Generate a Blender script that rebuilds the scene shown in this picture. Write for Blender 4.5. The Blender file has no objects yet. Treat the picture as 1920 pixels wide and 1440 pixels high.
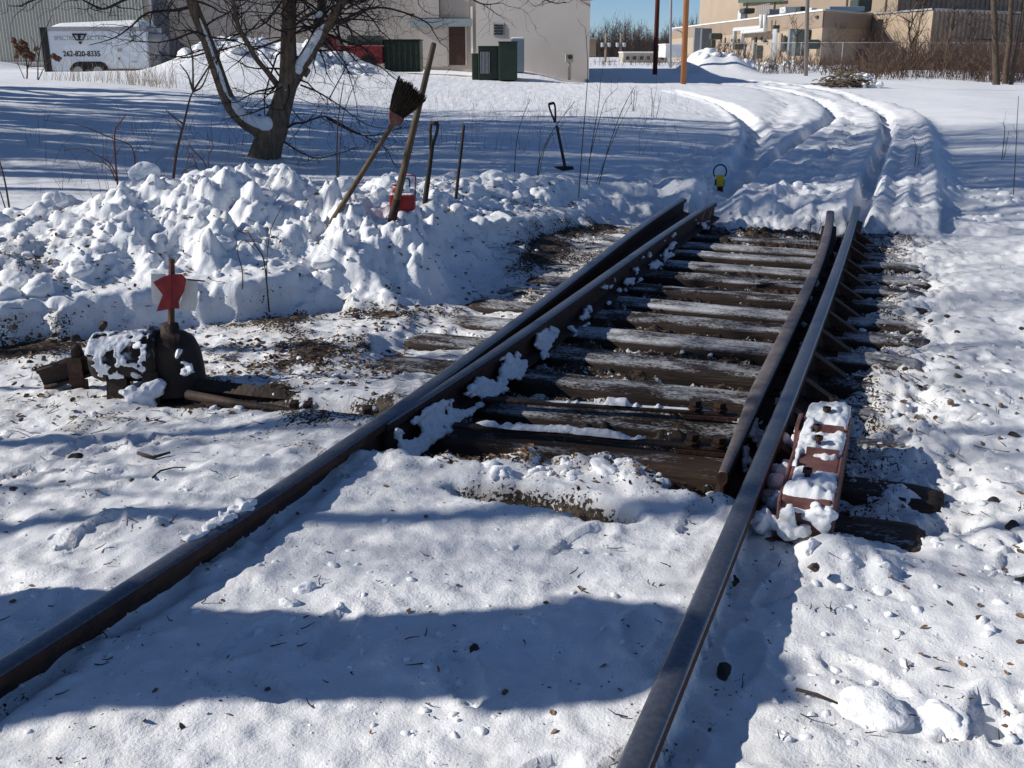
import bpy, math, random
import numpy as np
from mathutils import Vector, Matrix, noise as mnoise
C = bpy.context.scene
COL = C.collection
R = math.radians

# ------------------------------------------------------------------ camera, sky, sun, exposure
FPX, CAMH, PITCH = 1950.0, 1.59, math.atan(620 / 1950.0)      # focal length in photo pixels (1920 wide)
cd = bpy.data.cameras.new("camera"); cam = bpy.data.objects.new("camera", cd); COL.objects.link(cam)
cam.location = (0, 0, CAMH); cam.rotation_euler = (R(90) - PITCH, 0, 0)
cd.sensor_width = 36; cd.lens = 36 * FPX / 1920; cd.clip_start = 0.05; cd.clip_end = 3000
C.camera = cam
SUN_EL, SHADOW = R(31), Vector((1, 0.05, 0)).normalized()      # shadows fall to the right
w = bpy.data.worlds.new("World"); C.world = w; w.use_nodes = True
wn = w.node_tree; bg = wn.nodes["Background"]
sky = wn.nodes.new("ShaderNodeTexSky"); sky.sky_type = 'NISHITA'; sky.sun_disc = False
sky.sun_elevation = SUN_EL; sky.sun_rotation = math.atan2(-SHADOW.x, -SHADOW.y)
sky.altitude = 250; sky.air_density = 0.6; sky.dust_density = 0.15; sky.ozone_density = 5.0
wn.links.new(sky.outputs[0], bg.inputs[0]); bg.inputs[1].default_value = 0.1
sd = bpy.data.lights.new("sun", 'SUN'); sd.energy = 4.9; sd.angle = R(0.5); sd.color = (1, 0.955, 0.89)
so = bpy.data.objects.new("sun", sd); COL.objects.link(so)
ldir = Vector((SHADOW.x * math.cos(SUN_EL), SHADOW.y * math.cos(SUN_EL), -math.sin(SUN_EL)))
so.rotation_euler = ldir.to_track_quat('-Z', 'Y').to_euler(); so.location = (-30, -5, 30)
C.view_settings.view_transform = 'Standard'; C.view_settings.look = 'None'
C.view_settings.exposure = 0; C.view_settings.gamma = 1
C.cycles.max_bounces = 6; C.cycles.diffuse_bounces = 3; C.cycles.transparent_max_bounces = 8

# ------------------------------------------------------------------ helpers
def ray(px, py):
    v = (720 - py) / FPX
    return (px - 960) / FPX, math.cos(PITCH) + v * math.sin(PITCH), -math.sin(PITCH) + v * math.cos(PITCH)
def at(px, py, z):
    a, b, c = ray(px, py); t = (z - CAMH) / c
    return Vector((a * t, b * t, z))
def atY(px, py, Y):
    a, b, c = ray(px, py); t = Y / b
    return Vector((a * t, Y, CAMH + c * t))
def tag(o, label=None, cat=None, group=None, kind=None):
    if label: o["label"] = label
    if cat: o["category"] = cat
    if group: o["group"] = group
    if kind: o["kind"] = kind
    return o
def empty(name, loc=(0, 0, 0), rz=0):
    o = bpy.data.objects.new(name, None); COL.objects.link(o); o.location = loc; o.rotation_euler = (0, 0, rz)
    o.empty_display_size = 0.1
    return o
def copy_tree(o, parent=None):
    c = o.copy(); COL.objects.link(c); c.parent = parent
    for ch in o.children: copy_tree(ch, c)
    return c

def solo(e):
    """a thing with a single piece is that piece"""
    c = e.children[0]; nm = e.name; c.parent = None; c.location = e.location; c.rotation_euler = e.rotation_euler
    for k in e.keys(): c[k] = e[k]
    bpy.data.objects.remove(e); c.name = nm; return c

class MB:
    def __init__(s): s.v = []; s.f = []; s.m = []
    def add(s, vs, fs, mi=0):
        b = len(s.v); s.v.extend([tuple(p) for p in vs]); s.f.extend([tuple(i + b for i in f) for f in fs]); s.m.extend([mi] * len(fs)); return s
    def box(s, lo, hi, mi=0, M=None):
        (a, b, c), (d, e, g) = lo, hi
        vs = [(a, b, c), (d, b, c), (d, e, c), (a, e, c), (a, b, g), (d, b, g), (d, e, g), (a, e, g)]
        if M is not None: vs = [M @ Vector(p) for p in vs]
        return s.add(vs, [(0, 3, 2, 1), (4, 5, 6, 7), (0, 1, 5, 4), (1, 2, 6, 5), (2, 3, 7, 6), (3, 0, 4, 7)], mi)
    def tube(s, pts, rad, n=6, mi=0, cap=True):
        pts = [Vector(p) for p in pts]
        if not hasattr(rad, '__len__'): rad = [rad] * len(pts)
        rad = list(rad) + [rad[-1]] * (len(pts) - len(rad)); vs = []; fs = []; up = None
        for i, p in enumerate(pts):
            d = (pts[min(i + 1, len(pts) - 1)] - pts[max(i - 1, 0)])
            if d.length < 1e-9: d = Vector((0, 0, 1))
            d.normalize()
            if up is None:
                up = Vector((0, 0, 1)) if abs(d.z) < 0.9 else Vector((1, 0, 0))
            a = d.cross(up)
            if a.length < 1e-6: a = d.cross(Vector((0.3, 0.8, 0.2)))
            a.normalize(); b = a.cross(d); up = b
            for k in range(n):
                an = 2 * math.pi * k / n
                vs.append(p + (a * math.cos(an) + b * math.sin(an)) * rad[i])
        for i in range(len(pts) - 1):
            for k in range(n):
                k2 = (k + 1) % n
                fs.append((i * n + k, i * n + k2, (i + 1) * n + k2, (i + 1) * n + k))
        if cap:
            fs.append(tuple(range(n - 1, -1, -1))); fs.append(tuple((len(pts) - 1) * n + k for k in range(n)))
        return s.add(vs, fs, mi)
    def prism(s, poly, axis_from, axis_to, mi=0):          # poly: list of Vector; swept by the vector axis_to-axis_from
        d = Vector(axis_to) - Vector(axis_from); n = len(poly)
        vs = [Vector(p) for p in poly] + [Vector(p) + d for p in poly]
        fs = [tuple(range(n - 1, -1, -1)), tuple(range(n, 2 * n))] + [(i, (i + 1) % n, n + (i + 1) % n, n + i) for i in range(n)]
        return s.add(vs, fs, mi)
    def blob(s, c, r, seed=0, amp=0.35, sub=2, squash=(1, 1, 1), mi=0, freq=1.6, rot=None):
        V, F = ico(sub); c = Vector(c); off = Vector((seed * 3.17, seed * 1.31, seed * 7.7)); vs = []
        q = rot if rot is not None else Matrix.Rotation(seed * 2.4, 3, 'Z') @ Matrix.Rotation(seed * 0.7, 3, 'X')
        for p in V:
            k = 1 + amp * mnoise.noise(p * freq + off) + amp * 0.5 * mnoise.noise(p * freq * 2.3 + off)
            vv = Vector((p.x * k * squash[0], p.y * k * squash[1], p.z * k * squash[2])) * r
            vs.append(c + q @ vv)
        return s.add(vs, F, mi)
    def chunk(s, c, r, seed=0, sub=3, squash=(1, .9, .8), mi=0, facets=7, rough=.10):
        """broken lump: a ball cut by a few planes, edges worn by noise"""
        V, F = ico(sub); c = Vector(c); rn = random.Random(int(seed * 1000) + 11); pl = []
        for _ in range(facets):
            n = Vector((rn.gauss(0, 1), rn.gauss(0, 1), rn.gauss(0, 1))).normalized(); pl.append((n, rn.uniform(.45, .85)))
        off = Vector((seed * 3.17, seed * 1.31, seed * 7.7)); q = Matrix.Rotation(seed * 2.4, 3, 'Z') @ Matrix.Rotation(rn.gauss(0, .35), 3, 'X'); vs = []
        for p in V:
            k = 1.0
            for n, h in pl:
                d = p.dot(n)
                if d > 1e-3: k = min(k, h / d)
            k *= 1 + rough * mnoise.noise(p * 2.2 + off) + rough * .9 * mnoise.noise(p * 5.5 + off)
            vs.append(c + q @ Vector((p.x * k * squash[0], p.y * k * squash[1], p.z * k * squash[2])) * r)
        return s.add(vs, F, mi)
    def build(s, name, mats, parent=None, smooth=False):
        me = bpy.data.meshes.new(name); me.from_pydata(s.v, [], s.f)
        if not isinstance(mats, (list, tuple)): mats = [mats]
        for m in mats: me.materials.append(m)
        if len(mats) > 1: me.polygons.foreach_set("material_index", s.m)
        if smooth: me.polygons.foreach_set("use_smooth", [True] * len(s.f))
        me.update()
        o = bpy.data.objects.new(name, me); COL.objects.link(o); o.parent = parent
        return o
_ICO = {}
def ico(sub):
    if sub not in _ICO:
        import bmesh
        bm = bmesh.new(); bmesh.ops.create_icosphere(bm, subdivisions=sub, radius=1)
        _ICO[sub] = ([v.co.copy() for v in bm.verts], [tuple(v.index for v in f.verts) for f in bm.faces]); bm.free()
    return _ICO[sub]
def meld(o, vox=.006, it=3, amp=.006, nsc=.03):
    """run separate clumps of snow together into one crusty mass"""
    m = o.modifiers.new('meld', 'REMESH'); m.mode = 'VOXEL'; m.voxel_size = vox; m.use_smooth_shade = True
    m = o.modifiers.new('soften', 'SMOOTH'); m.iterations = it; m.factor = .5
    if amp:
        t = bpy.data.textures.get('crust%g' % nsc) or bpy.data.textures.new('crust%g' % nsc, 'CLOUDS'); t.noise_scale = nsc; t.noise_depth = 2
        m = o.modifiers.new('crust', 'DISPLACE'); m.texture = t; m.strength = amp * 2; m.mid_level = .5; m.texture_coords = 'LOCAL'
    return o
def bevel(o, wd=0.01, seg=2):
    m = o.modifiers.new("bevel", 'BEVEL'); m.width = wd; m.segments = seg; m.limit_method = 'ANGLE'; m.angle_limit = R(40); return o
def spline(pts, n=10):
    P = [Vector(p) for p in pts]; P = [P[0] * 2 - P[1]] + P + [P[-1] * 2 - P[-2]]; out = []
    for i in range(1, len(P) - 2):
        for k in range(n):
            t = k / n; a, b, c, d = P[i - 1], P[i], P[i + 1], P[i + 2]
            out.append(0.5 * ((2 * b) + (c - a) * t + (2 * a - 5 * b + 4 * c - d) * t * t + (3 * b - a - 3 * c + d) * t ** 3))
    out.append(P[-2]); return out

# ------------------------------------------------------------------ materials
MATS = {}
def mat(name, col=(0.5, 0.5, 0.5), rough=0.8, metal=0.0, var=0.25, scale=8.0, bump=0.0, bscale=40.0, col2=None, stretch=(1, 1, 1), thr=None, spec=0.3):
    """plain procedural material: two colours mixed by object-space noise, optional bump"""
    m = bpy.data.materials.new(name); m.use_nodes = True; t = m.node_tree; N = t.nodes; L = t.links
    b = N["Principled BSDF"]; b.inputs["Roughness"].default_value = rough; b.inputs["Metallic"].default_value = metal
    b.inputs["Specular IOR Level"].default_value = spec
    tc = N.new("ShaderNodeTexCoord"); mp = N.new("ShaderNodeMapping"); mp.inputs["Scale"].default_value = stretch
    L.new(tc.outputs["Object"], mp.inputs[0])
    nz = N.new("ShaderNodeTexNoise"); nz.inputs["Scale"].default_value = scale; nz.inputs["Detail"].default_value = 6; nz.inputs["Roughness"].default_value = 0.65
    L.new(mp.outputs[0], nz.inputs["Vector"])
    rp = N.new("ShaderNodeValToRGB")
    lo, hi = thr if thr else (0.3, 0.7)
    rp.color_ramp.elements[0].position = lo; rp.color_ramp.elements[1].position = hi
    c2 = col2 if col2 else tuple(min(1, c * (1 + var)) for c in col)
    c1 = col if col2 else tuple(c * (1 - var) for c in col)
    rp.color_ramp.elements[0].color = (*c1, 1); rp.color_ramp.elements[1].color = (*c2, 1)
    L.new(nz.outputs["Fac"], rp.inputs[0]); L.new(rp.outputs[0], b.inputs["Base Color"])
    if bump:
        n2 = N.new("ShaderNodeTexNoise"); n2.inputs["Scale"].default_value = bscale; n2.inputs["Detail"].default_value = 5
        L.new(mp.outputs[0], n2.inputs["Vector"])
        bp = N.new("ShaderNodeBump"); bp.inputs["Strength"].default_value = bump; bp.inputs["Distance"].default_value = 0.02
        L.new(n2.outputs["Fac"], bp.inputs["Height"]); L.new(bp.outputs[0], b.inputs["Normal"])
    MATS[name] = m; return m

def add_frost(m, amount=0.5, scale=6, stretch=(1, 1, 1), up=0.6, fine=60, cover=1.0, fw=.35, soft=.10):
    """snow and frost lying on the upward faces of a material, in patches"""
    t = m.node_tree; N = t.nodes; L = t.links; b = N["Principled BSDF"]
    ge = N.new("ShaderNodeNewGeometry"); sx = N.new("ShaderNodeSeparateXYZ"); L.new(ge.outputs["Normal"], sx.inputs[0])
    tc = N.new("ShaderNodeTexCoord"); oi = N.new("ShaderNodeObjectInfo")
    ad = N.new("ShaderNodeVectorMath"); ad.operation = 'MULTIPLY_ADD'; ad.inputs[1].default_value = stretch
    cb = N.new("ShaderNodeCombineXYZ"); ml = N.new("ShaderNodeMath"); ml.operation = 'MULTIPLY'; ml.inputs[1].default_value = 37.0
    L.new(oi.outputs["Random"], ml.inputs[0]); L.new(ml.outputs[0], cb.inputs[0]); L.new(ml.outputs[0], cb.inputs[2])
    L.new(tc.outputs["Object"], ad.inputs[0]); L.new(cb.outputs[0], ad.inputs[2])
    n1 = N.new("ShaderNodeTexNoise"); n1.inputs["Scale"].default_value = scale; n1.inputs["Detail"].default_value = 5; n1.inputs["Roughness"].default_value = 0.6
    n2 = N.new("ShaderNodeTexNoise"); n2.inputs["Scale"].default_value = fine; n2.inputs["Detail"].default_value = 3
    L.new(ad.outputs[0], n1.inputs["Vector"]); L.new(ad.outputs[0], n2.inputs["Vector"])
    su = N.new("ShaderNodeMath"); su.operation = 'MULTIPLY_ADD'; su.inputs[1].default_value = fw
    L.new(n2.outputs["Fac"], su.inputs[0]); L.new(n1.outputs["Fac"], su.inputs[2])
    mr = N.new("ShaderNodeMapRange"); mr.inputs["From Min"].default_value = 1.02 - soft - 0.5 * amount - (.35 - fw) * .5; mr.inputs["From Max"].default_value = 1.02 + soft - 0.5 * amount - (.35 - fw) * .5; mr.inputs["To Max"].default_value = cover
    L.new(su.outputs[0], mr.inputs["Value"])
    mu = N.new("ShaderNodeMapRange"); mu.inputs["From Min"].default_value = up - 0.25; mu.inputs["From Max"].default_value = up
    L.new(sx.outputs["Z"], mu.inputs["Value"])
    fm = N.new("ShaderNodeMath"); fm.operation = 'MULTIPLY'; L.new(mr.outputs[0], fm.inputs[0]); L.new(mu.outputs[0], fm.inputs[1])
    mx = N.new("ShaderNodeMix"); mx.data_type = 'RGBA'; mx.inputs["B"].default_value = (0.78, 0.8, 0.83, 1)
    src = b.inputs["Base Color"].links[0].from_socket
    L.new(src, mx.inputs["A"]); L.new(fm.outputs[0], mx.inputs["Factor"]); L.new(mx.outputs["Result"], b.inputs["Base Color"])
    rr = N.new("ShaderNodeMix"); rr.data_type = 'FLOAT'; rr.inputs["A"].default_value = b.inputs["Roughness"].default_value; rr.inputs["B"].default_value = 0.85
    L.new(fm.outputs[0], rr.inputs["Factor"]); L.new(rr.outputs["Result"], b.inputs["Roughness"])
    mm = N.new("ShaderNodeMix"); mm.data_type = 'FLOAT'; mm.inputs["A"].default_value = b.inputs["Metallic"].default_value; mm.inputs["B"].default_value = 0
    L.new(fm.outputs[0], mm.inputs["Factor"]); L.new(mm.outputs["Result"], b.inputs["Metallic"])
    return m

def snow_material(name, dirty=True):
    m = bpy.data.materials.new(name); m.use_nodes = True; t = m.node_tree; N = t.nodes; L = t.links
    b = N["Principled BSDF"]; b.inputs["Roughness"].default_value = 0.62; b.inputs["Specular IOR Level"].default_value = 0.25
    ge = N.new("ShaderNodeNewGeometry"); pos = ge.outputs["Position"]
    def nz(scale, det=4, rough=0.55, vec=pos):
        n = N.new("ShaderNodeTexNoise"); n.inputs["Scale"].default_value = scale; n.inputs["Detail"].default_value = det; n.inputs["Roughness"].default_value = rough
        L.new(vec, n.inputs["Vector"]); return n.outputs["Fac"]
    def mr(v, a, c, lo=0.0, hi=1.0):
        k = N.new("ShaderNodeMapRange"); k.inputs["From Min"].default_value = a; k.inputs["From Max"].default_value = c
        k.inputs["To Min"].default_value = lo; k.inputs["To Max"].default_value = hi; L.new(v, k.inputs["Value"]); return k.outputs[0]
    def mx(f, a, c):
        k = N.new("ShaderNodeMix"); k.data_type = 'RGBA'
        L.new(f, k.inputs["Factor"])
        if isinstance(a, tuple): k.inputs["A"].default_value = (*a, 1)
        else: L.new(a, k.inputs["A"])
        if isinstance(c, tuple): k.inputs["B"].default_value = (*c, 1)
        else: L.new(c, k.inputs["B"])
        return k.outputs["Result"]
    def ma(op, a, c):
        k = N.new("ShaderNodeMath"); k.operation = op
        for i, q in enumerate((a, c)):
            if isinstance(q, (int, float)): k.inputs[i].default_value = q
            else: L.new(q, k.inputs[i])
        return k.outputs[0]
    base = mx(mr(nz(3.1), 0.35, 0.65), (0.80, 0.815, 0.83), (0.86, 0.865, 0.865))
    if dirty:
        at_ = N.new("ShaderNodeAttribute"); at_.attribute_name = "dirt"; dirt = at_.outputs["Fac"]
        # greyish soiled snow
        base = mx(ma('MULTIPLY', mr(dirt, 0.16, 0.7), mr(nz(9, 5), 0.3, 0.6)), base, (0.50, 0.47, 0.43))
        # crumbs: leaf bits, bark, gravel
        crumb = ma('ADD', nz(70, 3, 0.6), ma('MULTIPLY', nz(11, 4), 0.55))
        thr = ma('SUBTRACT', 1.12, ma('MULTIPLY', dirt, 0.55))
        f = mr(ma('SUBTRACT', crumb, thr), 0.0, 0.035)
        dc = mx(mr(nz(45, 2), 0.4, 0.62), (0.013, 0.010, 0.008), (0.085, 0.057, 0.036))
        base = mx(f, base, dc)
        # sparse specks everywhere near
        vo = N.new("ShaderNodeTexVoronoi"); vo.inputs["Scale"].default_value = 21; L.new(pos, vo.inputs["Vector"])
        sp = ma('LESS_THAN', vo.outputs["Distance"], mr(nz(2.3, 5), 0.52, 0.75, 0.0, 0.14))
        sp = ma('MULTIPLY', sp, mr(dirt, 0.0, 0.05))
        base = mx(sp, base, (0.05, 0.035, 0.025))
    L.new(base, b.inputs["Base Color"])
    bp = N.new("ShaderNodeBump"); bp.inputs["Strength"].default_value = 0.5; bp.inputs["Distance"].default_value = 0.02
    hsum = ma('ADD', ma('MULTIPLY', nz(30, 5, 0.6), mr(nz(3.7, 3), 0.35, 0.65, 0.15, 1.0)), ma('MULTIPLY', nz(140, 3), 0.22))
    L.new(hsum, bp.inputs["Height"]); L.new(bp.outputs[0], b.inputs["Normal"])
    MATS[name] = m; return m

SNOW = snow_material("trampled_snow"); SNOWC = snow_material("clean_snow", dirty=False)
RUST = mat("rusty_steel", (0.024, 0.015, 0.012), 0.75, 0.0, col2=(0.072, 0.034, 0.022), scale=14, bump=0.3, bscale=60)
STEEL = mat("worn_rail_head", (0.12, 0.128, 0.145), 0.34, 0.7, col2=(0.20, 0.212, 0.24), scale=60, stretch=(1, 1, 1), bump=0.05, bscale=90)
BLADE = mat("weathered_blade_head", (0.13, 0.105, 0.095), 0.5, 0.35, col2=(0.27, 0.225, 0.205), scale=12, bump=0.15, bscale=70)
add_frost(RUST, 0.10, 9, up=0.85); add_frost(BLADE, 0.12, 7, up=0.8)
IRON = mat("dark_cast_iron", (0.018, 0.015, 0.014), 0.7, 0.2, col2=(0.06, 0.038, 0.028), scale=10, bump=0.3, bscale=50)
IRONF = mat("snowy_cast_iron", (0.018, 0.015, 0.014), 0.7, 0.2, col2=(0.06, 0.038, 0.028), scale=10, bump=0.3, bscale=50); add_frost(IRONF, 0.50, 7, up=0.35, fine=25)
WOOD = mat("weathered_tie_wood", (0.009, 0.006, 0.0048), 0.75, 0.0, col2=(0.038, 0.023, 0.016), scale=5, stretch=(0.8, 9, 9), bump=0.6, bscale=9); add_frost(WOOD, 0.55, 4.0, stretch=(1.0, 2.2, 2.2), up=0.8, fine=55, cover=.55, fw=.7, soft=.12)
WOODB = mat("bare_brown_tie_wood", (0.022, 0.014, 0.010), 0.8, 0.0, col2=(0.075, 0.045, 0.030), scale=5, stretch=(0.8, 9, 9), bump=0.6, bscale=9); add_frost(WOODB, 0.36, 4.0, stretch=(1.0, 2.5, 2.5), up=0.8, fine=50, cover=.6, fw=.5, soft=.10)
WOODS = mat("snowed_tie_wood", (0.009, 0.006, 0.0048), 0.75, 0.0, col2=(0.038, 0.023, 0.016), scale=5, stretch=(0.8, 9, 9), bump=0.6, bscale=9); add_frost(WOODS, 0.70, 3.5, stretch=(1.0, 2.0, 2.0), up=0.75, fine=50, cover=.7, fw=.55, soft=.14)
RED = mat("faded_red_paint", (0.11, 0.040, 0.037), 0.75, col2=(0.23, 0.115, 0.10), scale=9, bump=0.2)
BARK = mat("brown_bark", (0.075, 0.053, 0.036), 0.95, col2=(0.25, 0.175, 0.115), scale=7, stretch=(4, 4, 0.8), bump=0.9, bscale=14)
TWIG = mat("dark_twig", (0.055, 0.039, 0.031), 0.9, var=0.3)
REDTWIG = mat("reddish_twig", (0.085, 0.038, 0.03), 0.9, var=0.3)
STRAW = mat("dry_straw", (0.30, 0.215, 0.12), 0.9, var=0.35, scale=3)
LEAF = mat("dead_leaf", (0.085, 0.048, 0.028), 0.85, col2=(0.25, 0.155, 0.085), scale=3)
STONE = mat("ballast_stone", (0.09, 0.065, 0.048), 0.9, col2=(0.23, 0.17, 0.125), scale=14, bump=0.4, bscale=60)
DSTONE = mat("dark_ballast_stone", (0.025, 0.022, 0.02), 0.9, col2=(0.07, 0.06, 0.055), scale=14, bump=0.4, bscale=60)

# ------------------------------------------------------------------ noise for the terrain
_rs = np.random.RandomState(7)
_P = _rs.permutation(512); _P = np.concatenate([_P, _P]); _GA = _rs.rand(512) * 2 * np.pi; _GX = np.cos(_GA); _GY = np.sin(_GA)
def perlin(x, y):
    xi = np.floor(x).astype(int); yi = np.floor(y).astype(int); xf = x - xi; yf = y - yi
    u = xf * xf * xf * (xf * (xf * 6 - 15) + 10); v = yf * yf * yf * (yf * (yf * 6 - 15) + 10)
    def g(ix, iy, fx, fy):
        h = _P[(_P[ix & 511] + iy) & 511]; return _GX[h] * fx + _GY[h] * fy
    a = g(xi, yi, xf, yf); b = g(xi + 1, yi, xf - 1, yf); c = g(xi, yi + 1, xf, yf - 1); d = g(xi + 1, yi + 1, xf - 1, yf - 1)
    return ((a + u * (b - a)) + v * ((c + u * (d - c)) - (a + u * (b - a)))) * 1.5
def fbm(x, y, f, o=4, gain=0.5):
    r = 0; a = 1; 
    for k in range(o):
        r = r + a * perlin(x * f + 17.3 * k, y * f - 9.1 * k); f *= 2.03; a *= gain
    return r
def lumps(x, y, cell, seed=0, keep=1.0):
    """rounded clods: upper envelope of bumps on a jittered grid, 0..1"""
    wx = x + 0.25 * cell * perlin(x / cell * 1.3, y / cell * 1.3 + seed); wy = y + 0.25 * cell * perlin(x / cell * 1.3 + 40, y / cell * 1.3 - seed)
    gx = np.floor(wx / cell).astype(int); gy = np.floor(wy / cell).astype(int); out = np.zeros_like(x)
    for i in (-1, 0, 1):
        for j in (-1, 0, 1):
            cx, cy = gx + i, gy + j; h = _P[(_P[(cx + seed * 31) & 511] + cy) & 511]
            h2 = _P[(h + 131) & 511]; h3 = _P[(h + 277) & 511]; h4 = _P[(h + 61) & 511]
            px = (cx + 0.2 + 0.6 * h / 512.) * cell; py = (cy + 0.2 + 0.6 * h2 / 512.) * cell; rr = cell * (0.35 + 0.5 * h3 / 512.)
            d2 = ((wx - px) ** 2 + (wy - py) ** 2) / rr ** 2
            b = np.sqrt(np.clip(1 - d2, 0, 1)) * rr / cell * 1.2 * (h4 / 512. < keep)
            out = np.maximum(out, b)
    return out
def ss(v, a, b):
    t = np.clip((v - a) / (b - a), 0, 1); return t * t * (3 - 2 * t)
def polydist(x, y, pts, vals=None):
    """distance to a polyline, side (+ = left of its direction), arclength and interpolated values"""
    best = np.full(x.shape, 1e9); side = np.zeros_like(x); al = np.zeros_like(x); acc = 0.0
    outs = [np.zeros_like(x) for _ in (vals or [])]
    for i in range(len(pts) - 1):
        ax, ay = pts[i][0], pts[i][1]; bx, by = pts[i + 1][0], pts[i + 1][1]; dx, dy = bx - ax, by - ay; L2 = dx * dx + dy * dy
        t = np.clip(((x - ax) * dx + (y - ay) * dy) / L2, 0, 1); qx = ax + t * dx; qy = ay + t * dy
        d = np.hypot(x - qx, y - qy); m = d < best
        best = np.where(m, d, best); side = np.where(m, np.sign(dx * (y - ay) - dy * (x - ax)), side); al = np.where(m, acc + t * math.sqrt(L2), al)
        for k, vv in enumerate(vals or []): outs[k] = np.where(m, vv[i] + t * (vv[i + 1] - vv[i]), outs[k])
        acc += math.sqrt(L2)
    return best, side, al, outs

# ------------------------------------------------------------------ track frame: s along, t to the right of the right-hand rail
TO = (1.901, 6.177); TA = R(20.4); UX, UY = math.sin(TA), math.cos(TA); NX, NY = math.cos(TA), -math.sin(TA)
def st(x, y): return (x - TO[0]) * UX + (y - TO[1]) * UY, (x - TO[0]) * NX + (y - TO[1]) * NY
def xy(s, t): return TO[0] + s * UX + t * NX, TO[1] + s * UY + t * NY
ZR = 0.17
RP = [(1172, 1440), (1266, 1230), (1395, 960), (1443, 860), (1493, 700), (1547, 560), (1572, 480), (1603, 410)]
LP = [(0, 1245), (400, 993), (600, 862), (700, 785), (853, 690), (960, 606), (1060, 530), (1247, 392)]
_r = [at(*p, ZR) for p in RP]; _l = [at(*p, ZR) for p in LP]
_cr = np.polyfit([p.y for p in _r], [p.x for p in _r], 2); _cl = np.polyfit([p.y for p in _l], [p.x for p in _l], 3)
def xr(y): return float(np.polyval(_cr, y)) if y > 1.5 else float(np.polyval(_cr, 1.5) + (y - 1.5) * np.polyval(np.polyder(_cr), 1.5))
def xl(y): return float(np.polyval(_cl, y)) if y > 2.2 else float(np.polyval(_cl, 2.2) + (y - 2.2) * np.polyval(np.polyder(_cl), 2.2))
def run(f, y0, y1, n=16): return [Vector((f(y0 + (y1 - y0) * i / n), y0 + (y1 - y0) * i / n, ZR)) for i in range(n + 1)]
rail_r = run(xr, .2, 10.2); rail_l = run(xl, .6, 10.8)
blade_l = run(lambda y: xl(y) + .047 + .05 * (y - 4.0) * (y > 4.0), 3.98, 10.5)
blade_r = run(lambda y: xr(y) - .147 - .008 * max(0, y - 6.5) ** 2, 3.47, 9.9)

# bank foot line, left to right, with height of the cut face, height of the crest and width to the crest
FOOT = [(-9, 3.6), (-4.6, 4.9), (-2.85, 5.58), (-2.34, 5.81), (-1.65, 6.12), (-1.14, 6.40), (-0.70, 6.36), (-0.32, 6.75), (-0.05, 7.8), (0.2, 9.1), (0.9, 10.2), (1.6, 10.7), (2.45, 10.25), (3.5, 10.0), (4.3, 8.9), (6.0, 7.4), (9, 6)]
F_HV = [.26, .26, .26, .26, .27, .30, .36, .40, .30, .22, .13, .10, .09, .08, .06, .03, .0]
F_HC = [.44, .45, .49, .57, .69, .72, .66, .60, .50, .46, .36, .23, .18, .17, .18, .22, .2]
F_W = [1.5, 1.5, 1.4, 1.4, 1.4, 1.4, 1.4, 1.35, 1.0, .9, .8, .9, .9, .9, .8, .6, .5]
G1 = [at(*p, .28) for p in [(1600, 400), (1625, 340), (1650, 280), (1666, 240), (1660, 213), (1645, 200), (1597, 180), (1530, 167), (1390, 154)]]
G2 = [at(*p, .28) for p in [(1290, 395), (1400, 312), (1460, 273), (1520, 234), (1556, 214), (1562, 200), (1545, 187), (1500, 176), (1420, 163)]]
G3 = [at(*p, .28) for p in [(1300, 345), (1370, 285), (1392, 245), (1388, 228), (1362, 208), (1325, 193), (1250, 174)]]
G4 = [at(*p, .28) for p in [(1760, 340), (1745, 280), (1738, 240), (1725, 215), (1690, 198), (1610, 177), (1500, 160)]]
G1, G2, G3, G4 = [spline(g, 4) for g in (G1, G2, G3, G4)]

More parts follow.
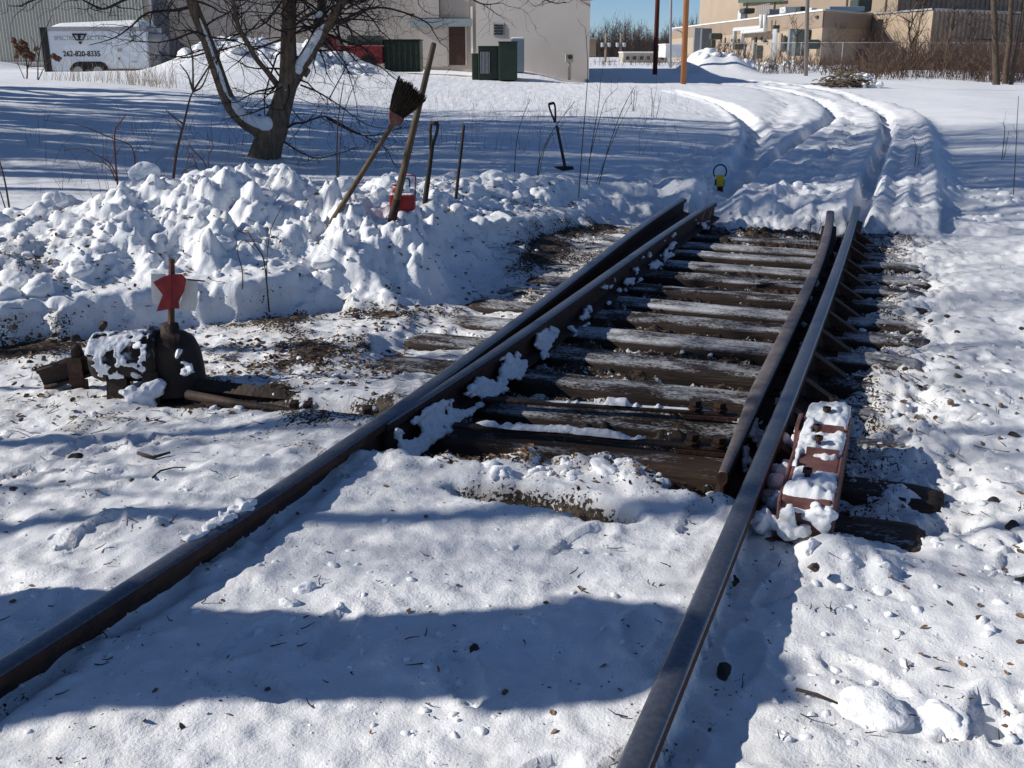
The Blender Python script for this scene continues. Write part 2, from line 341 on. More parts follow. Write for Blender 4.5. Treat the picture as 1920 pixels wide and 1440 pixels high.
_rp = random.Random(15)
PRINTS = [(_rp.uniform(-1.6, 2.3), _rp.uniform(1.7, 3.3), _rp.gauss(1.2, .5)) for _ in range(34)] + [(_rp.uniform(-3, -.9), _rp.uniform(3.4, 5.2), _rp.gauss(1.0, .7)) for _ in range(14)] + [(_rp.uniform(1.6, 3.6), _rp.uniform(3, 7), _rp.gauss(1.2, .4)) for _ in range(18)]
def terrain(x, y):
    x = np.asarray(x, float); y = np.asarray(y, float)
    s, t = st(x, y)
    near = 1 - ss(np.hypot(x, y), 14, 20)
    n1 = fbm(x, y, 0.9, 4); n2 = fbm(x + 31, y, 4.0, 4); n3 = fbm(x, y + 55, 14.0, 3)
    # ---- open field
    z = 0.36 - 0.16 * ss(s, 3.0, 5.0) * np.exp(-((t + 1.0) / 3.0) ** 2) * (1 - ss(y, 30, 50)) + 0.03 * fbm(x, y, 0.25, 3) * np.clip(y / 10, 0.3, 1)
    left = ss(-x, -3, 5.0)
    ridge = ss(y + 0.55 * x * 0.5, 10.5, 21.0)
    z = z + 0.065 * np.clip(-x - 2.2, 0, 9) * ss(y, 8.2, 12.5) * (1 - .5 * ss(y, 20, 30)) + 0.14 * left * ridge + 0.12 * ss(y, 28, 45) * ss(-x, -6, 3)
    z = z + 0.09 * np.exp(-((y - 22.5 + 0.95 * (x + 8)) / 2.2) ** 2) * ss(-x, 3, 7)       # drift crest on the left
    z = z - 0.14 * ss(t, 1.3, 5) * ss(y, 8, 14)                                               # falls away on the right
    z = z + 0.025 * fbm(x * 0.35, y, 1.1, 3) * ss(y, 9, 12)
    # piles left by the plough in the yard behind
    def pile(px0, px1, Y, h, wd, sharp=1.0):
        x0 = atY(px0, 100, Y).x; x1 = atY(px1, 100, Y).x
        k = ss(x, x0, x0 + (x1 - x0) * .3) * (1 - ss(x, x0 + (x1 - x0) * .6, x1)) * np.exp(-((y - Y) / wd) ** 2)
        return k * (h + 0.35 * h * fbm(x, y, 0.35, 3) + 0.25 * h * lumps(x, y, 1.3, 3))
    z = z + pile(272, 680, 44.0, .95, 2.2) + pile(455, 770, 46.5, .62, 2.0) + pile(880, 1075, 47.5, .35, 1.6) + pile(1262, 1420, 70, 1.25, 4) + pile(-150, 60, 47, .35, 2)
    z = z + pile(1330, 1560, 76, .55, 2.5) + pile(1560, 2100, 62, .28, 2.5)
    # ---- tracks buried further on
    tr = ss(s, 3.9, 5.0) * (1 - ss(y, 46, 60))
    d1, sd1, a1, _ = polydist(x, y, G1); d2, sd2, a2, _ = polydist(x, y, G2); d3, sd3, a3, _ = polydist(x, y, G3); d4, sd4, a4, _ = polydist(x, y, G4)
    wob = 0.03 * n1
    zt = z - 0.0
    zt = zt - 0.22 * np.exp(-(np.abs(d1 + wob) / .10) ** 4) - 0.17 * np.exp(-(np.abs(d2 + wob) / .13) ** 4) * ss(s, 5.2, 6.4) - 0.17 * ss(-(sd3 * d3), -.03, .12) * (1 - ss(d3, .30, .55)) + .04 * np.exp(-((sd3 * d3 - .08) / .1) ** 2)
    off = -sd1 * d1                                                                            # + to the right of the right rail
    for o_, a_ in ((.17, .05), (.30, -.035), (.42, .045), (.55, -.035), (.68, .035), (.80, -.025)): zt = zt + a_ * .8 * np.exp(-((off - o_ + .03 * n1) / .045) ** 2) * np.clip(.7 + 1.2 * fbm(x + 7 * o_, y, .8, 2), 0, 1.4)
    for o_, a_ in ((-.14, .04), (-.38, -.03), (-.9, .03), (-1.08, -.035), (-1.32, .04), (-1.62, .04), (-1.78, -.03), (-1.95, .03)): zt = zt + a_ * .8 * np.exp(-((off - o_ + .04 * n1) / .06) ** 2) * np.clip(.7 + 1.2 * fbm(x + 7 * o_, y, .8, 2), 0, 1.4)
    zt = zt - 0.15 * ss(sd4 * -d4, -.05, .35) * (sd4 < 0) + 0.05 * np.exp(-(d4 / .15) ** 2)
    foot = np.exp(-((off + .72) / .28) ** 2) + np.exp(-((off + 2.3) / .3) ** 2) * .8
    zt = zt - 0.13 * foot * lumps(x, y, .30, 5, .8) + .03 * n2 * foot + .012 * n2
    gdel = (zt - z) * ss(s, 3.45, 4.1) * (1 - ss(y, 46, 60))
    # ---- the cleared ground round the switch
    dF, sF, aF, (hv, hc, fw) = polydist(x, y, FOOT, [F_HV, F_HC, F_W])
    b = sF * dF + 0.06 * n2 + 0.10 * n1 * ss(aF, 2, 4) + .05 * (lumps(x, y, .22, 12) - .3)
    c = 0.03 + 0.02 * n1 + 0.012 * n2
    fr = -2.92 + 0.20 * fbm(x, y, 1.7, 3)                                                      # where the shovelling stopped
    front = 1 - ss(s, fr - .10, fr + .10)
    between = ss(t, -1.60, -1.40) * (1 - ss(t, -.14, -.02))
    tl = polydist(x, y, rail_l)[0] * polydist(x, y, rail_l)[1]                                 # + left of the left rail
    gauge = (tl < 0) & (t < 0)
    fg = 0.095 + 0.020 * n1 + 0.006 * n2 + 0.02 * np.exp(-(t / .25) ** 2)
    fg = fg - 0.032 * np.exp(-((tl + .05) / .035) ** 2) * (0.6 + n2)                            # dirty slot along the left rail
    fl = 0.125 - 0.10 * ss(tl, 0.02, 1.5) + 0.018 * n1 + 0.012 * n2
    lowz = -.024 + .07 * ss(tl + .15 * n1, .45, .85) + .035 * n1 + .022 * n2
    fl = fl * (1 - ss(s, -2.6, -1.4)) + lowz * ss(s, -2.6, -1.4)
    rodz = np.exp(-(np.abs(x * .38 + y - 4.12) / .13) ** 3) * ss(x, -1.9, -1.6) * (1 - ss(x, -.60, -.5)); fl = fl * (1 - .9 * rodz) - .045 * rodz
    frt = 0.045 + 0.02 * n1 + 0.007 * n2 + 0.02 * ss(t, .2, 1.2)
    pit = -0.07 + 0.04 * n2 + 0.025 * n3 + 0.03 * n1
    rside = 0.02 + 0.72 * ss(t + .25 * n1, .9, 3.3) * ss(s, -3.2, 0.2) + (.08 * lumps(x, y, .34, 14, .6) + .04 * lumps(x, y, .15, 23, .5) + .05 * fbm(x, y, 2.0, 3)) * ss(t, 1.1, 2.0) * ss(s, -2.5, -.5) + 0.03 * n1 + .009 * n2
    zr_ = frt + (np.where(t < .75, pit + .055 * ss(t, .05, .5), rside) - frt) * (1 - front)
    zr_ = np.where(t > .6, frt + (pit + .055 + (rside - pit - .055) * ss(t + .16 * n1 + .10 * n2, .50, .85) - frt) * (1 - front), zr_)
    zg = fg + (pit - fg) * (1 - front)
    zl = fl
    cl = np.where(t > 0, zr_, np.where(gauge, zg, zl))
    # trodden lumps, boot prints, shovel scrapes
    fp = np.zeros_like(x)
    for (px_, py_, an_) in PRINTS:
        dx, dy = x - px_, y - py_; ca, sa = math.cos(an_), math.sin(an_); u = dx * ca + dy * sa; v = -dx * sa + dy * ca
        e = (u / .14) ** 2 + (v / (.048 + .012 * np.tanh(u * 12))) ** 2
        fp = fp - .018 * (1 - ss(e, .75, 1.05)) + .009 * np.exp(-((e - 1.25) / .3) ** 2) * (e < 3)
    scr = np.abs(fbm(x * .5 + y * .2, y * 2.4, 2.6, 3)); cl = cl + (fp * .8 + .007 * np.abs(n2) - .008 * scr + .007 * np.clip(fbm(x, y, 7.5, 2) - .35, 0, 1) * 2) * near * (b < 0) * np.where(gauge | (t < .8), front + (tl > 0) * .6, 1)
    rdg = np.exp(-((s - fr + .10) / .11) ** 2) * gauge; cl = cl + rdg * (.045 * lumps(x, y, .13, 17, .7) + .02 * n2)
    gm = np.exp(-(((t - .27 + .08 * n1) / .20) ** 2 + ((s + 3.27 + .06 * n2) / .18) ** 2)); cl = np.where(gm > .08, np.maximum(cl, .105 * gm + .03 * n2 * gm + .02 * n3 * gm), cl)
    q0, q1 = at(1010, 955, .05), at(1330, 950, .05); ex = np.exp(-((x - q0.x) / .30) ** 2 - ((y - q0.y + .36 * (x - q0.x)) / .085) ** 2) + .8 * np.exp(-((x - q1.x) / .16) ** 2 - ((y - q1.y + .36 * (x - q1.x)) / .06) ** 2)
    ex = ex * (1.15 + .55 * n2); cl = cl - .10 * ss(ex, .22, .5)
    cl = cl + (.016 * lumps(x, y, .17, 2, .22) + .007 * lumps(x, y, .07, 9, .35)) * near * (.35 + .65 * ss(n1, -.2, .5))
    # ---- bank profile
    face = ss(b, -.02, .16 + .42 * ss(aF, 8.0, 9.0) * (1 - ss(aF, 10.2, 11.5)) + .30 * ss(aF, 12.5, 13.5)); slope = ss(b, .1, fw); back = ss(b, fw * 1.1, fw + 1.6)
    ztop = hv + (hc - hv) * slope
    lum = lumps(x, y, .75, 19) * .12 + lumps(x, y, .48, 4) * .10 + lumps(x, y, .23, 6) * .075 + lumps(x, y, .10, 8) * .03 + .05 * fbm(x, y, 2.2, 3) + .028 * np.abs(fbm(x, y, 5.5, 3)) + .012 * fbm(x, y, 17, 3) - .04
    lump_m = ss(b, .18, .5) * (1 - ss(b, fw + .3, fw + 1.0)) * np.clip((hc - .2) / .5, .18, 1)
    ztop = ztop + (lum - .10 + .05 * n2 + .05 * np.abs(n2) - .03 * np.abs(n3)) * lump_m
    bank = cl + (ztop - cl) * face
    z_in = bank + (z - bank) * back + gdel * ss(b, .05, .45)
    z = np.where(b > -.3, z_in, cl)
    z = z + .006 * n3 * near
    # ---- dirt
    dirt = 0.13 * near * np.ones_like(x)
    dirt = dirt + .10 * near * np.clip(n1, 0, 1)
    footband = np.exp(-((b + .10) / .13) ** 2) * ss(aF, 2, 4) * (1 - ss(b, -.02, .05))
    dirt = np.where(b < 0.0, dirt + .12, dirt)
    dirt = dirt + .55 * footband * (0.6 + .9 * n1) + .12 * np.exp(-((b - .1) / .2) ** 2) * ss(aF, 9.5, 10.5) * (1 - ss(aF, 14, 15)) * np.clip(n1 + .4, 0, 1)
    tw = t + .18 * n1 + .12 * n2
    pitm = (1 - front) * (b < .0) * np.where(gauge, 1.0, (t > 0) * (1 - ss(tw, .42, .62)) * .55)
    dirt = dirt + .56 * pitm + .5 * pitm * np.clip(n2, -.8, 1)
    dirt = dirt + .55 * np.exp(-((s - fr) / .16) ** 2) * gauge * (0.5 + .9 * n1)
    dirt = dirt + .85 * ss(ex, .2, .6)
    dirt = dirt + .55 * np.exp(-((x * .38 + y - 4.17) / .20) ** 2) * ss(x, -1.9, -1.5) * (tl > 0) * np.clip(.5 + n1 + .6 * n2, 0, 1.2) + .7 * np.exp(-((x + 1.0) / .5) ** 2 - ((y - 5.35) / .30) ** 2) * np.clip(.4 + n1 + .8 * n2, 0, 1.2)
    lz = (tl > 0) & (b < .1) & (s > -3.2)
    dirt = dirt + .36 * lz * np.clip(.35 + 1.2 * n1 + .5 * n2, 0, 1)
    dirt = dirt + .40 * np.exp(-((tl + .065) / .045) ** 2) * gauge * front * np.clip(.5 + 1.5 * n1, 0, 1)
    dirt = dirt * (1 - .75 * ss(b, .35, .6)) + .42 * ss(b, .3, .5) * (1 - ss(b, .7, 1.3)) * np.clip(n1 * 2, 0, 1) * (aF < 13.5)
    dirt = dirt * (1 - ss(b, fw + .3, fw + 1.0)) * near
    dirt = np.where((t > .9) & (b < .3), dirt * .8, dirt)
    return z, np.clip(dirt, 0, 1.2)
def H(x, y): return float(terrain(np.array([x]), np.array([y]))[0][0])
def Hs(P):
    P = np.asarray(P, float); return terrain(P[:, 0], P[:, 1])[0]

def hit(px, py):
    """the point of the snow surface that lies on a viewing line"""
    a, b, c = ray(px, py); T = np.linspace(1.5, 60, 6000) ** 1.0; P = np.stack([a * T, b * T], 1); zz = Hs(P); r_ = CAMH + c * T; k = int(np.argmax(r_ < zz))
    return Vector((P[k, 0], P[k, 1], zz[k]))
def graded(lo_fine, hi_fine, step, lo, hi, g):
    mid = list(np.arange(lo_fine, hi_fine, step)); a = []; v = lo_fine; st_ = step
    while v > lo: st_ *= g; v -= st_; a.append(v)
    c = []; v = mid[-1]; st_ = step
    while v < hi: st_ *= g; v += st_; c.append(v)
    return a[::-1] + mid + c
xs = np.array(graded(-3.2, 4.4, .0155, -900, 900, 1.027))
ys = list(np.arange(1.5, 6.6, .0145)); v = ys[0]; st_ = .0145; pre = []
while v > -40: st_ *= 1.12; v -= st_; pre.append(v)
ys = pre[::-1] + ys; v = ys[-1]; st_ = .0145
while v < 1500:
    st_ = min(st_ * 1.05, .024) if v < 12.5 else st_ * 1.021
    v += st_; ys.append(v)
ys = np.array(ys)
X, Y = np.meshgrid(xs, ys); nx, ny = len(xs), len(ys)
Z, D = terrain(X.ravel(), Y.ravel())
me = bpy.data.meshes.new("snow_ground"); nv = nx * ny
co = np.empty((nv, 3), np.float32); co[:, 0] = X.ravel(); co[:, 1] = Y.ravel(); co[:, 2] = Z
me.vertices.add(nv); me.vertices.foreach_set("co", co.ravel())
idx = np.arange(nv, dtype=np.int32).reshape(ny, nx)
q = np.stack([idx[:-1, :-1], idx[:-1, 1:], idx[1:, 1:], idx[1:, :-1]], -1).reshape(-1)
nf = q.size // 4; me.loops.add(q.size); me.loops.foreach_set("vertex_index", q)
me.polygons.add(nf); me.polygons.foreach_set("loop_start", np.arange(0, q.size, 4, dtype=np.int32))
me.polygons.foreach_set("use_smooth", np.ones(nf, bool)); me.update(calc_edges=True)
at_ = me.attributes.new("dirt", 'FLOAT', 'POINT'); at_.data.foreach_set("value", D.astype(np.float32))
me.materials.append(SNOW)
ground = bpy.data.objects.new("ground", me); COL.objects.link(ground); tag(ground, kind="structure")
print("ground", nx, ny, nv)

# ------------------------------------------------------------------ rails
PROF = [(-.034, .130), (-.036, .152), (-.033, .161), (-.025, .1665), (-.013, .1692), (0, .170), (.013, .1692), (.025, .1665), (.033, .161), (.036, .152), (.034, .130), (.011, .115),
        (.008, .034), (.068, .018), (.069, 0), (-.069, 0), (-.068, .018), (-.008, .034), (-.011, .115)]
def make_rail(name, path, label, head=STEEL, taper=None, group='rails of the switch'):
    P = spline(path, 12); n = len(PROF); mb = MB(); base = P[0].copy(); base.z = 0
    mbv = []; 
    L = 0; acc = [0]
    for i in range(1, len(P)): L += (P[i] - P[i - 1]).length; acc.append(L)
    for i, p in enumerate(P):
        d = (P[min(i + 1, len(P) - 1)] - P[max(i - 1, 0)]); d.z = 0; d.normalize(); r = Vector((d.y, -d.x, 0))
        k = 1.0; sh = 0.0; zt = 0
        if taper:
            f = min(1, acc[i] / taper[0]); k = .5 + .5 * f; sh = taper[1] * (1 - f) * .02; zt = -.012 * (1 - f)
        for (a, c) in PROF:
            aa = a * k if c > .1 else (a if taper is None else max(-.02 - .048 * k, min(.02 + .048 * k, a)))
            mbv.append(Vector((p.x, p.y, 0)) + r * (aa + sh) + Vector((0, 0, c + zt * (c > .1))) - base)
    fs = []; ms = []
    for i in range(len(P) - 1):
        for k in range(n):
            k2 = (k + 1) % n; fs.append((i * n + k, (i + 1) * n + k, (i + 1) * n + k2, i * n + k2)); ms.append(1 if 2 <= k <= 7 else 0)
    mb.v = [tuple(v) for v in mbv]; mb.f = fs + [tuple(range(n)), tuple((len(P) - 1) * n + k for k in range(n - 1, -1, -1))]; mb.m = ms + [0, 0]
    o = mb.build(name, [RUST, head]); o.location = base
    o.data.polygons.foreach_set('use_smooth', [m_ == 1 or i % n in (1, 8) for i, m_ in enumerate(mb.m)])
    tag(o, label, 'rail', group); return o
make_rail('stock_rail', rail_r, 'dark steel rail with a shiny head, rightmost rail running the whole length')
make_rail('stock_rail', rail_l, 'dark steel rail half buried in snow, leftmost rail, nearest the switch stand')
bl = make_rail('point_rail', blade_l, 'tapered blade pressed against the inside of the left rail', head=STEEL, taper=(1.4, -1))
br = make_rail('point_rail', blade_r, 'rusty brown tapered blade standing open left of the right rail', head=BLADE, taper=(1.0, 1))

rng = random.Random(4)
rl_ = [o for o in COL.objects if o.name.startswith('stock_rail')][-1]
for k, (px, py, L_) in enumerate([(428, 968, .075), (393, 990, .10), (455, 948, .03)]):
    c = at(px, py, ZR); d = (at(px + 10, py - 6.4, ZR) - c).normalized(); mb = MB(); rn0 = random.Random(k)
    for i in range(14): mb.blob(c + d * rn0.uniform(-L_, L_) + Vector((rn0.uniform(-.02, .02), rn0.uniform(-.01, .01), 0)) - rl_.location, rn0.uniform(.012, .026), seed=i + k * 20, squash=(1.2, 1, .45), sub=2)
    meld(mb.build('snow_patch', SNOWC, rl_, True), .005, 3, .004)
def clod(mb, p, r, sub=2, flat=.75):
    mb.blob(p, r, seed=rng.random() * 90, amp=.42, sub=sub, squash=(1, .8 + .3 * rng.random(), flat), rot=Matrix.Rotation(rng.random() * 6.3, 3, 'Z'))
# snow caked on the inside of the closed blade and open blade
def crust(path, parent, name, f1, cover, seed, side=1, vmax=1.0):
    PB = spline(path, 40); n = int(len(PB) * f1); nv_ = 16; mb = MB()
    for i in range(n):
        p = PB[i]; d = (PB[i + 1] - PB[i]); d.z = 0; d.normalize(); r = Vector((d.y, -d.x, 0)) * side; f = i / n
        for j in range(nv_ + 1):
            v = j / nv_ * vmax; q = Vector((i * .055, j * .16, seed)); nn = mnoise.noise(q * 1.3) + .5 * mnoise.noise(q * 3.7)
            tt = .016 + .070 * v ** 2; zz = .122 * (1 - v) ** .9 + .004
            tt += .020 * (nn + .5) + .016 * mnoise.noise(q * 6) + .010 * mnoise.noise(q * 13); zz += .014 * mnoise.noise(q * 5 + Vector((3, 3, 3)))
            mb.v.append(tuple(p + r * tt + Vector((0, 0, zz - ZR)) - parent.location))
    for i in range(n - 1):
        for j in range(nv_):
            q = Vector((i * .055, j * .16, seed + 7)); c_ = cover(i / n, j / nv_)
            if mnoise.noise(q * .9) * .9 + .45 * mnoise.noise(q * 2.6) + c_ > 0:
                a_ = i * (nv_ + 1) + j; mb.f.append((a_, a_ + nv_ + 1, a_ + nv_ + 2, a_ + 1)); mb.m.append(0)
    o = mb.build(name, SNOWC, parent, True)
    m = o.modifiers.new('thick', 'SOLIDIFY'); m.thickness = .020; m.offset = 0
    return meld(o, .006, 3, .010, .035)
crust(blade_l, bl, 'caked_snow', .95, lambda f, v: .26 - 1.9 * f + .12 * (v > .5) if f < .30 else -.46 + .20 * (v > .6), 3.3)["kind"] = "stuff"
crust(blade_r, br, 'caked_snow', .8, lambda f, v: -.42 - .2 * f + .2 * (v > .7), 8.1, side=1)["kind"] = "stuff"
# ------------------------------------------------------------------ ties
def tie_mesh(seed, L, W=.235, Hh=.19):
    rn = random.Random(seed); mb = MB(); nl = 70; loop = []
    hw = W / 2
    for k in range(7): loop.append((-hw + W * k / 6, 0))
    for k in (1, 2, 3): loop.append((hw, -Hh * k / 3))
    loop.append((-hw, -Hh)); 
    for k in (2, 1): loop.append((-hw, -Hh * k / 3))
    n = len(loop); off = Vector((seed * 5.1, seed * 2.3, 0))
    grooves = [(rn.uniform(-hw, hw), rn.uniform(.003, .011), rn.uniform(.006, .014), rn.uniform(-L / 2, L / 2), rn.uniform(.2, 1.0)) for _ in range(9)]
    for i in range(nl + 1):
        x = -L / 2 + L * i / nl; e = min(i, nl - i)
        rnd = .014 if e == 0 else (.004 if e == 1 else 0)
        for (a, c) in loop:
            p = Vector((x, a, c)); q = Vector((x * 1.2, a * 14, c * 14)) + off
            k = mnoise.noise(q) * .007 + mnoise.noise(q * 3.1) * .003
            corner = abs(abs(a) - hw) < .001 and c == 0
            dz = k - (.010 if corner else 0) - rnd * (c == 0)
            dy = math.copysign(1, a) * (mnoise.noise(q + Vector((9, 9, 9))) * .008 - rnd * .6 - (.006 if corner else 0)) if abs(a) > hw * .9 else 0
            if c == 0:
                for (gy, gd, gw, gx, gl) in grooves:
                    if abs(x - gx) < gl: dz -= gd * math.exp(-((a - gy) / gw) ** 2)
            dx = (mnoise.noise(Vector((a * 22, c * 22, seed))) * .02) if e == 0 else 0
            mb.v.append((x + dx, a + dy, c + dz))
    for i in range(nl):
        for k in range(n):
            k2 = (k + 1) % n; mb.f.append((i * n + k, i * n + k2, (i + 1) * n + k2, (i + 1) * n + k)); mb.m.append(0)
    mb.f.append(tuple(range(n - 1, -1, -1))); mb.f.append(tuple(nl * n + k for k in range(n))); mb.m += [0, 0]
    return mb
def rail_x_at(path, s):
    """t of a rail path where its along-track coordinate is s"""
    S = [st(p.x, p.y) for p in path]
    for i in range(len(S) - 1):
        if S[i][0] <= s <= S[i + 1][0]:
            f = (s - S[i][0]) / (S[i + 1][0] - S[i][0]); return S[i][1] + f * (S[i + 1][1] - S[i][1])
    return S[-1][1]
ORD = ['first', 'second', 'third', 'fourth', 'fifth', 'sixth', 'seventh', 'eighth', 'ninth', 'tenth', 'eleventh', 'twelfth', 'thirteenth', 'fourteenth']
TIEROT = math.atan2(NY, NX)
SR, LR = spline(rail_r, 8), spline(rail_l, 8)
tie_s = []; SPIKE = None
for k in range(-1, 13):
    y0 = 3.88 + .472 * k; x0 = at(1250, 700, 0).x * y0 / at(1250, 700, 0).y
    s0 = st(x0, y0)[0] + .115; tie_s.append(s0)
    t0, t1 = (-2.2 - .08 * rng.random(), .56 + .1 * rng.random())
    if k in (0, 1): t0 = -3.35
    if k == -1: t0 = -1.5
    L = t1 - t0; tc = (t0 + t1) / 2; x, y = xy(s0, tc)
    m_ = WOODB if k in (-1, 0) else (WOODS if k in (4, 6, 9, 10, 11) else WOOD)
    o = tie_mesh(k + 3, L).build('railroad_tie', m_, None, True)
    o.location = (x, y, (.030 if k == -1 else .0) + rng.uniform(-.012, .008)); o.rotation_euler = (rng.uniform(-.02, .02), rng.uniform(-.006, .006), TIEROT + rng.uniform(-.02, .02))
    ref = 'half buried tie in front of the open switch blade tip' if k == -1 else ('bare brown tie at the blade tips, nearest fully cleared one' if k == 0 else 'snow dusted wooden tie, %s one beyond the bare brown tie' % ORD[k - 1])
    tag(o, ref, 'railroad tie', 'wooden ties under the switch')
    if k >= 0:
        for path in (SR, LR):
            tr_ = rail_x_at(path, s0) - tc
            pl = MB().box((tr_ - .13, -.09, .004), (tr_ + .13, .09, .016)).build('tie_plate', IRON, o)
            for a, b_ in ((-.10, -.05), (-.10, .05), (.10, -.05), (.10, .05)):
                if SPIKE is None:
                    SPIKE = MB().tube([(0, 0, 0), (0, 0, .035)], .009, 6).box((-.017, -.014, .032), (.017, .014, .046)).build('spike', RUST, pl); so_ = SPIKE
                else: so_ = SPIKE.copy(); COL.objects.link(so_); so_.parent = pl
                so_.location = (tr_ + a, b_, 0)
        trr = rail_x_at(SR, s0) - tc                        # brace against the outside of the right rail
        bb = MB().prism([Vector((trr + .05, -.035, .02)), Vector((trr + .20, -.035, .02)), Vector((trr + .035, -.035, .125))], (0, -.035, 0), (0, .035, 0))
        bb.build('rail_brace', RUST, o)

# ------------------------------------------------------------------ switch rods between the blades
def bar(name, p0, p1, wd, th, m, label, cat, parent=None, group=None):
    p0, p1 = Vector(p0), Vector(p1); d = p1 - p0; mb = MB(); n = 8
    L = d.length
    o = MB().box((0, -wd / 2, -th / 2), (L, wd / 2, th / 2), 0).build(name, m, parent); bevel(o, .004, 2)
    o.location = p0; o.rotation_euler = d.to_track_quat('X', 'Z').to_euler()
    if label: tag(o, label, cat, group)
    return o, L
def snow_strip(name, parent, L0, L1, wd, z, seed, n=60, gap=.0):
    mb = MB(); nn_ = int((L1 - L0) / .006); m_ = 8
    for i in range(nn_ + 1):
        x = L0 + (L1 - L0) * i / nn_; q = mnoise.noise(Vector((x * 7, seed, 0))) + .4 * mnoise.noise(Vector((x * 31, seed, 2))); k = max(0, min(1, (q - gap) * 3)) ** .6
        e = min(1, i / 8, (nn_ - i) / 8); off = .012 * mnoise.noise(Vector((x * 5, seed, 5)))
        for j in range(m_ + 1):
            a_ = math.pi * j / m_; hh = (.010 + .016 * (q + .6)) * k * e; wv = wd * .5 * (.55 + .45 * k) * e * (1 + .25 * mnoise.noise(Vector((x * 22, j * .3, seed))))
            mb.v.append((x, off - math.cos(a_) * wv, z - .008 + hh * math.sin(a_) * (1 + .3 * mnoise.noise(Vector((x * 40, j * .5, 1)))) + .006 * k))
    for i in range(nn_):
        for j in range(m_): a_ = i * (m_ + 1) + j; mb.f.append((a_, a_ + m_ + 1, a_ + m_ + 2, a_ + 1)); mb.m.append(0)
    return mb.build(name, SNOWC, parent, True)
rod1, L1 = bar('switch_rod', at(850, 797, .03), at(1362, 842, .03), .05, .016, IRON, 'long flat switch rod with a snow ridge, nearest the bare brown tie', 'switch rod', group='rods between the switch blades')
snow_strip('snow_ridge', rod1, .10, L1 * .72, .055, .018, 3, 70, -.55)
rod2, L2 = bar('switch_rod', at(905, 748, .03), at(1362, 775, .03), .05, .016, IRON, 'flat switch rod with broken snow patches, one tie beyond the nearest rod', 'switch rod', group='rods between the switch blades')
snow_strip('snow_ridge', rod2, .30, L2 * .95, .055, .018, 5, 50, .0)
for rod, L in ((rod1, L1), (rod2, L2)):
    for xx, hh in ((L - .14, .035), (L - .03, .03)):
        b_ = MB().tube([(xx, 0, -.02), (xx, 0, hh)], .017, 8); b_.tube([(xx, 0, hh), (xx, 0, hh + .022)], .03, 6); b_.tube([(xx, 0, .014), (xx, 0, .024)], .034, 12)
        b_.build('bolt', RUST, rod)
    MB().box((L - .2, -.035, -.024), (L + .05, .035, -.009)).build('clevis', RUST, rod)

# ------------------------------------------------------------------ switch stand
YS = 4.80
def ps(px, py, dy=0.0): return atY(px, py, YS + dy)
b0 = at(318, 755, .02)
ss_ = empty('switch_stand', b0); tag(ss_, 'low switch stand with red and white target on a short post, snow on its casing', 'switch stand')
def loc(v): return Vector(v) - b0
cz = ps(318, 690); c0 = loc((cz.x, cz.y + .06, 0))
lat = MB()                                             # bell-shaped casting
prof = [(.175, .0), (.172, .03), (.150, .04), (.145, .12), (.135, .20), (.112, .255), (.075, .285), (.045, .295), (.043, .33), (.0, .33)]
n = 24
for (r, z) in prof:
    for k in range(n): lat.v.append((c0.x + r * math.cos(6.2832 * k / n), c0.y + r * math.sin(6.2832 * k / n) * .9, z))
for i in range(len(prof) - 1):
    for k in range(n): lat.f.append((i * n + k, i * n + (k + 1) % n, (i + 1) * n + (k + 1) % n, (i + 1) * n + k)); lat.m.append(0)
lat.build('casing', IRON, ss_, True)
# gear housing: horizontal drum on the left of the casting
dr = MB(); ax0 = c0 + Vector((-.36, -.05, .19)); ax1 = c0 + Vector((-.05, -.03, .20))
dr.tube([ax0 + Vector((-.012, 0, 0)), ax0, ax0.lerp(ax1, .12), ax0.lerp(ax1, .5), ax1], [.05, .095, .115, .12, .125], 22)
dr.build('gear_drum', IRONF, ss_, True)
ft = MB()
ft.prism([c0 + Vector((-.28, -.13, .15)), c0 + Vector((-.19, -.13, .15)), c0 + Vector((-.17, -.17, -.02)), c0 + Vector((-.28, -.17, -.02))], (0, 0, 0), (0, .05, 0))
ft.prism([c0 + Vector((-.10, -.15, .15)), c0 + Vector((-.03, -.15, .15)), c0 + Vector((-.02, -.19, -.02)), c0 + Vector((-.12, -.19, -.02))], (0, 0, 0), (0, .05, 0))
ft.build('support_foot', IRON, ss_)
bp_ = MB().box(c0 + Vector((-.42, -.22, -.03)), c0 + Vector((.20, .20, .0))).build('base_plate', IRON, ss_); bevel(bp_, .01)
# throw lever: an I-section bar lying out to the left
lv = MB(); A_ = loc(ps(78, 711, .05)); B_ = loc(ps(212, 668, .12)); d = (B_ - A_); L = d.length
ipro = [(-.035, -.055), (.035, -.055), (.035, -.038), (.012, -.03), (.012, .03), (.035, .038), (.035, .055), (-.035, .055), (-.035, .038), (-.012, .03), (-.012, -.03), (-.035, -.038)]
q = d.to_track_quat('X', 'Z').to_matrix()
lv.prism([A_ + q @ Vector((0, a, c)) for a, c in ipro], (0, 0, 0), d)
lvo = lv.build('throw_lever', IRON, ss_); bevel(lvo, .003, 1)
lg = MB(); k0 = A_ + d * .52
lg.box(k0 + Vector((-.035, -.05, -.075)), k0 + Vector((.035, -.036, .055))); lg.box(k0 + Vector((-.03, -.046, -.16)), k0 + Vector((.05, -.030, -.05)))
lg.tube([k0 + Vector((.0, 0, .04)), k0 + Vector((.0, 0, .085)), k0 + Vector((.01, 0, .115))], [.03, .03, .012], 8)
lg.build('lever_latch', RUST, ss_)
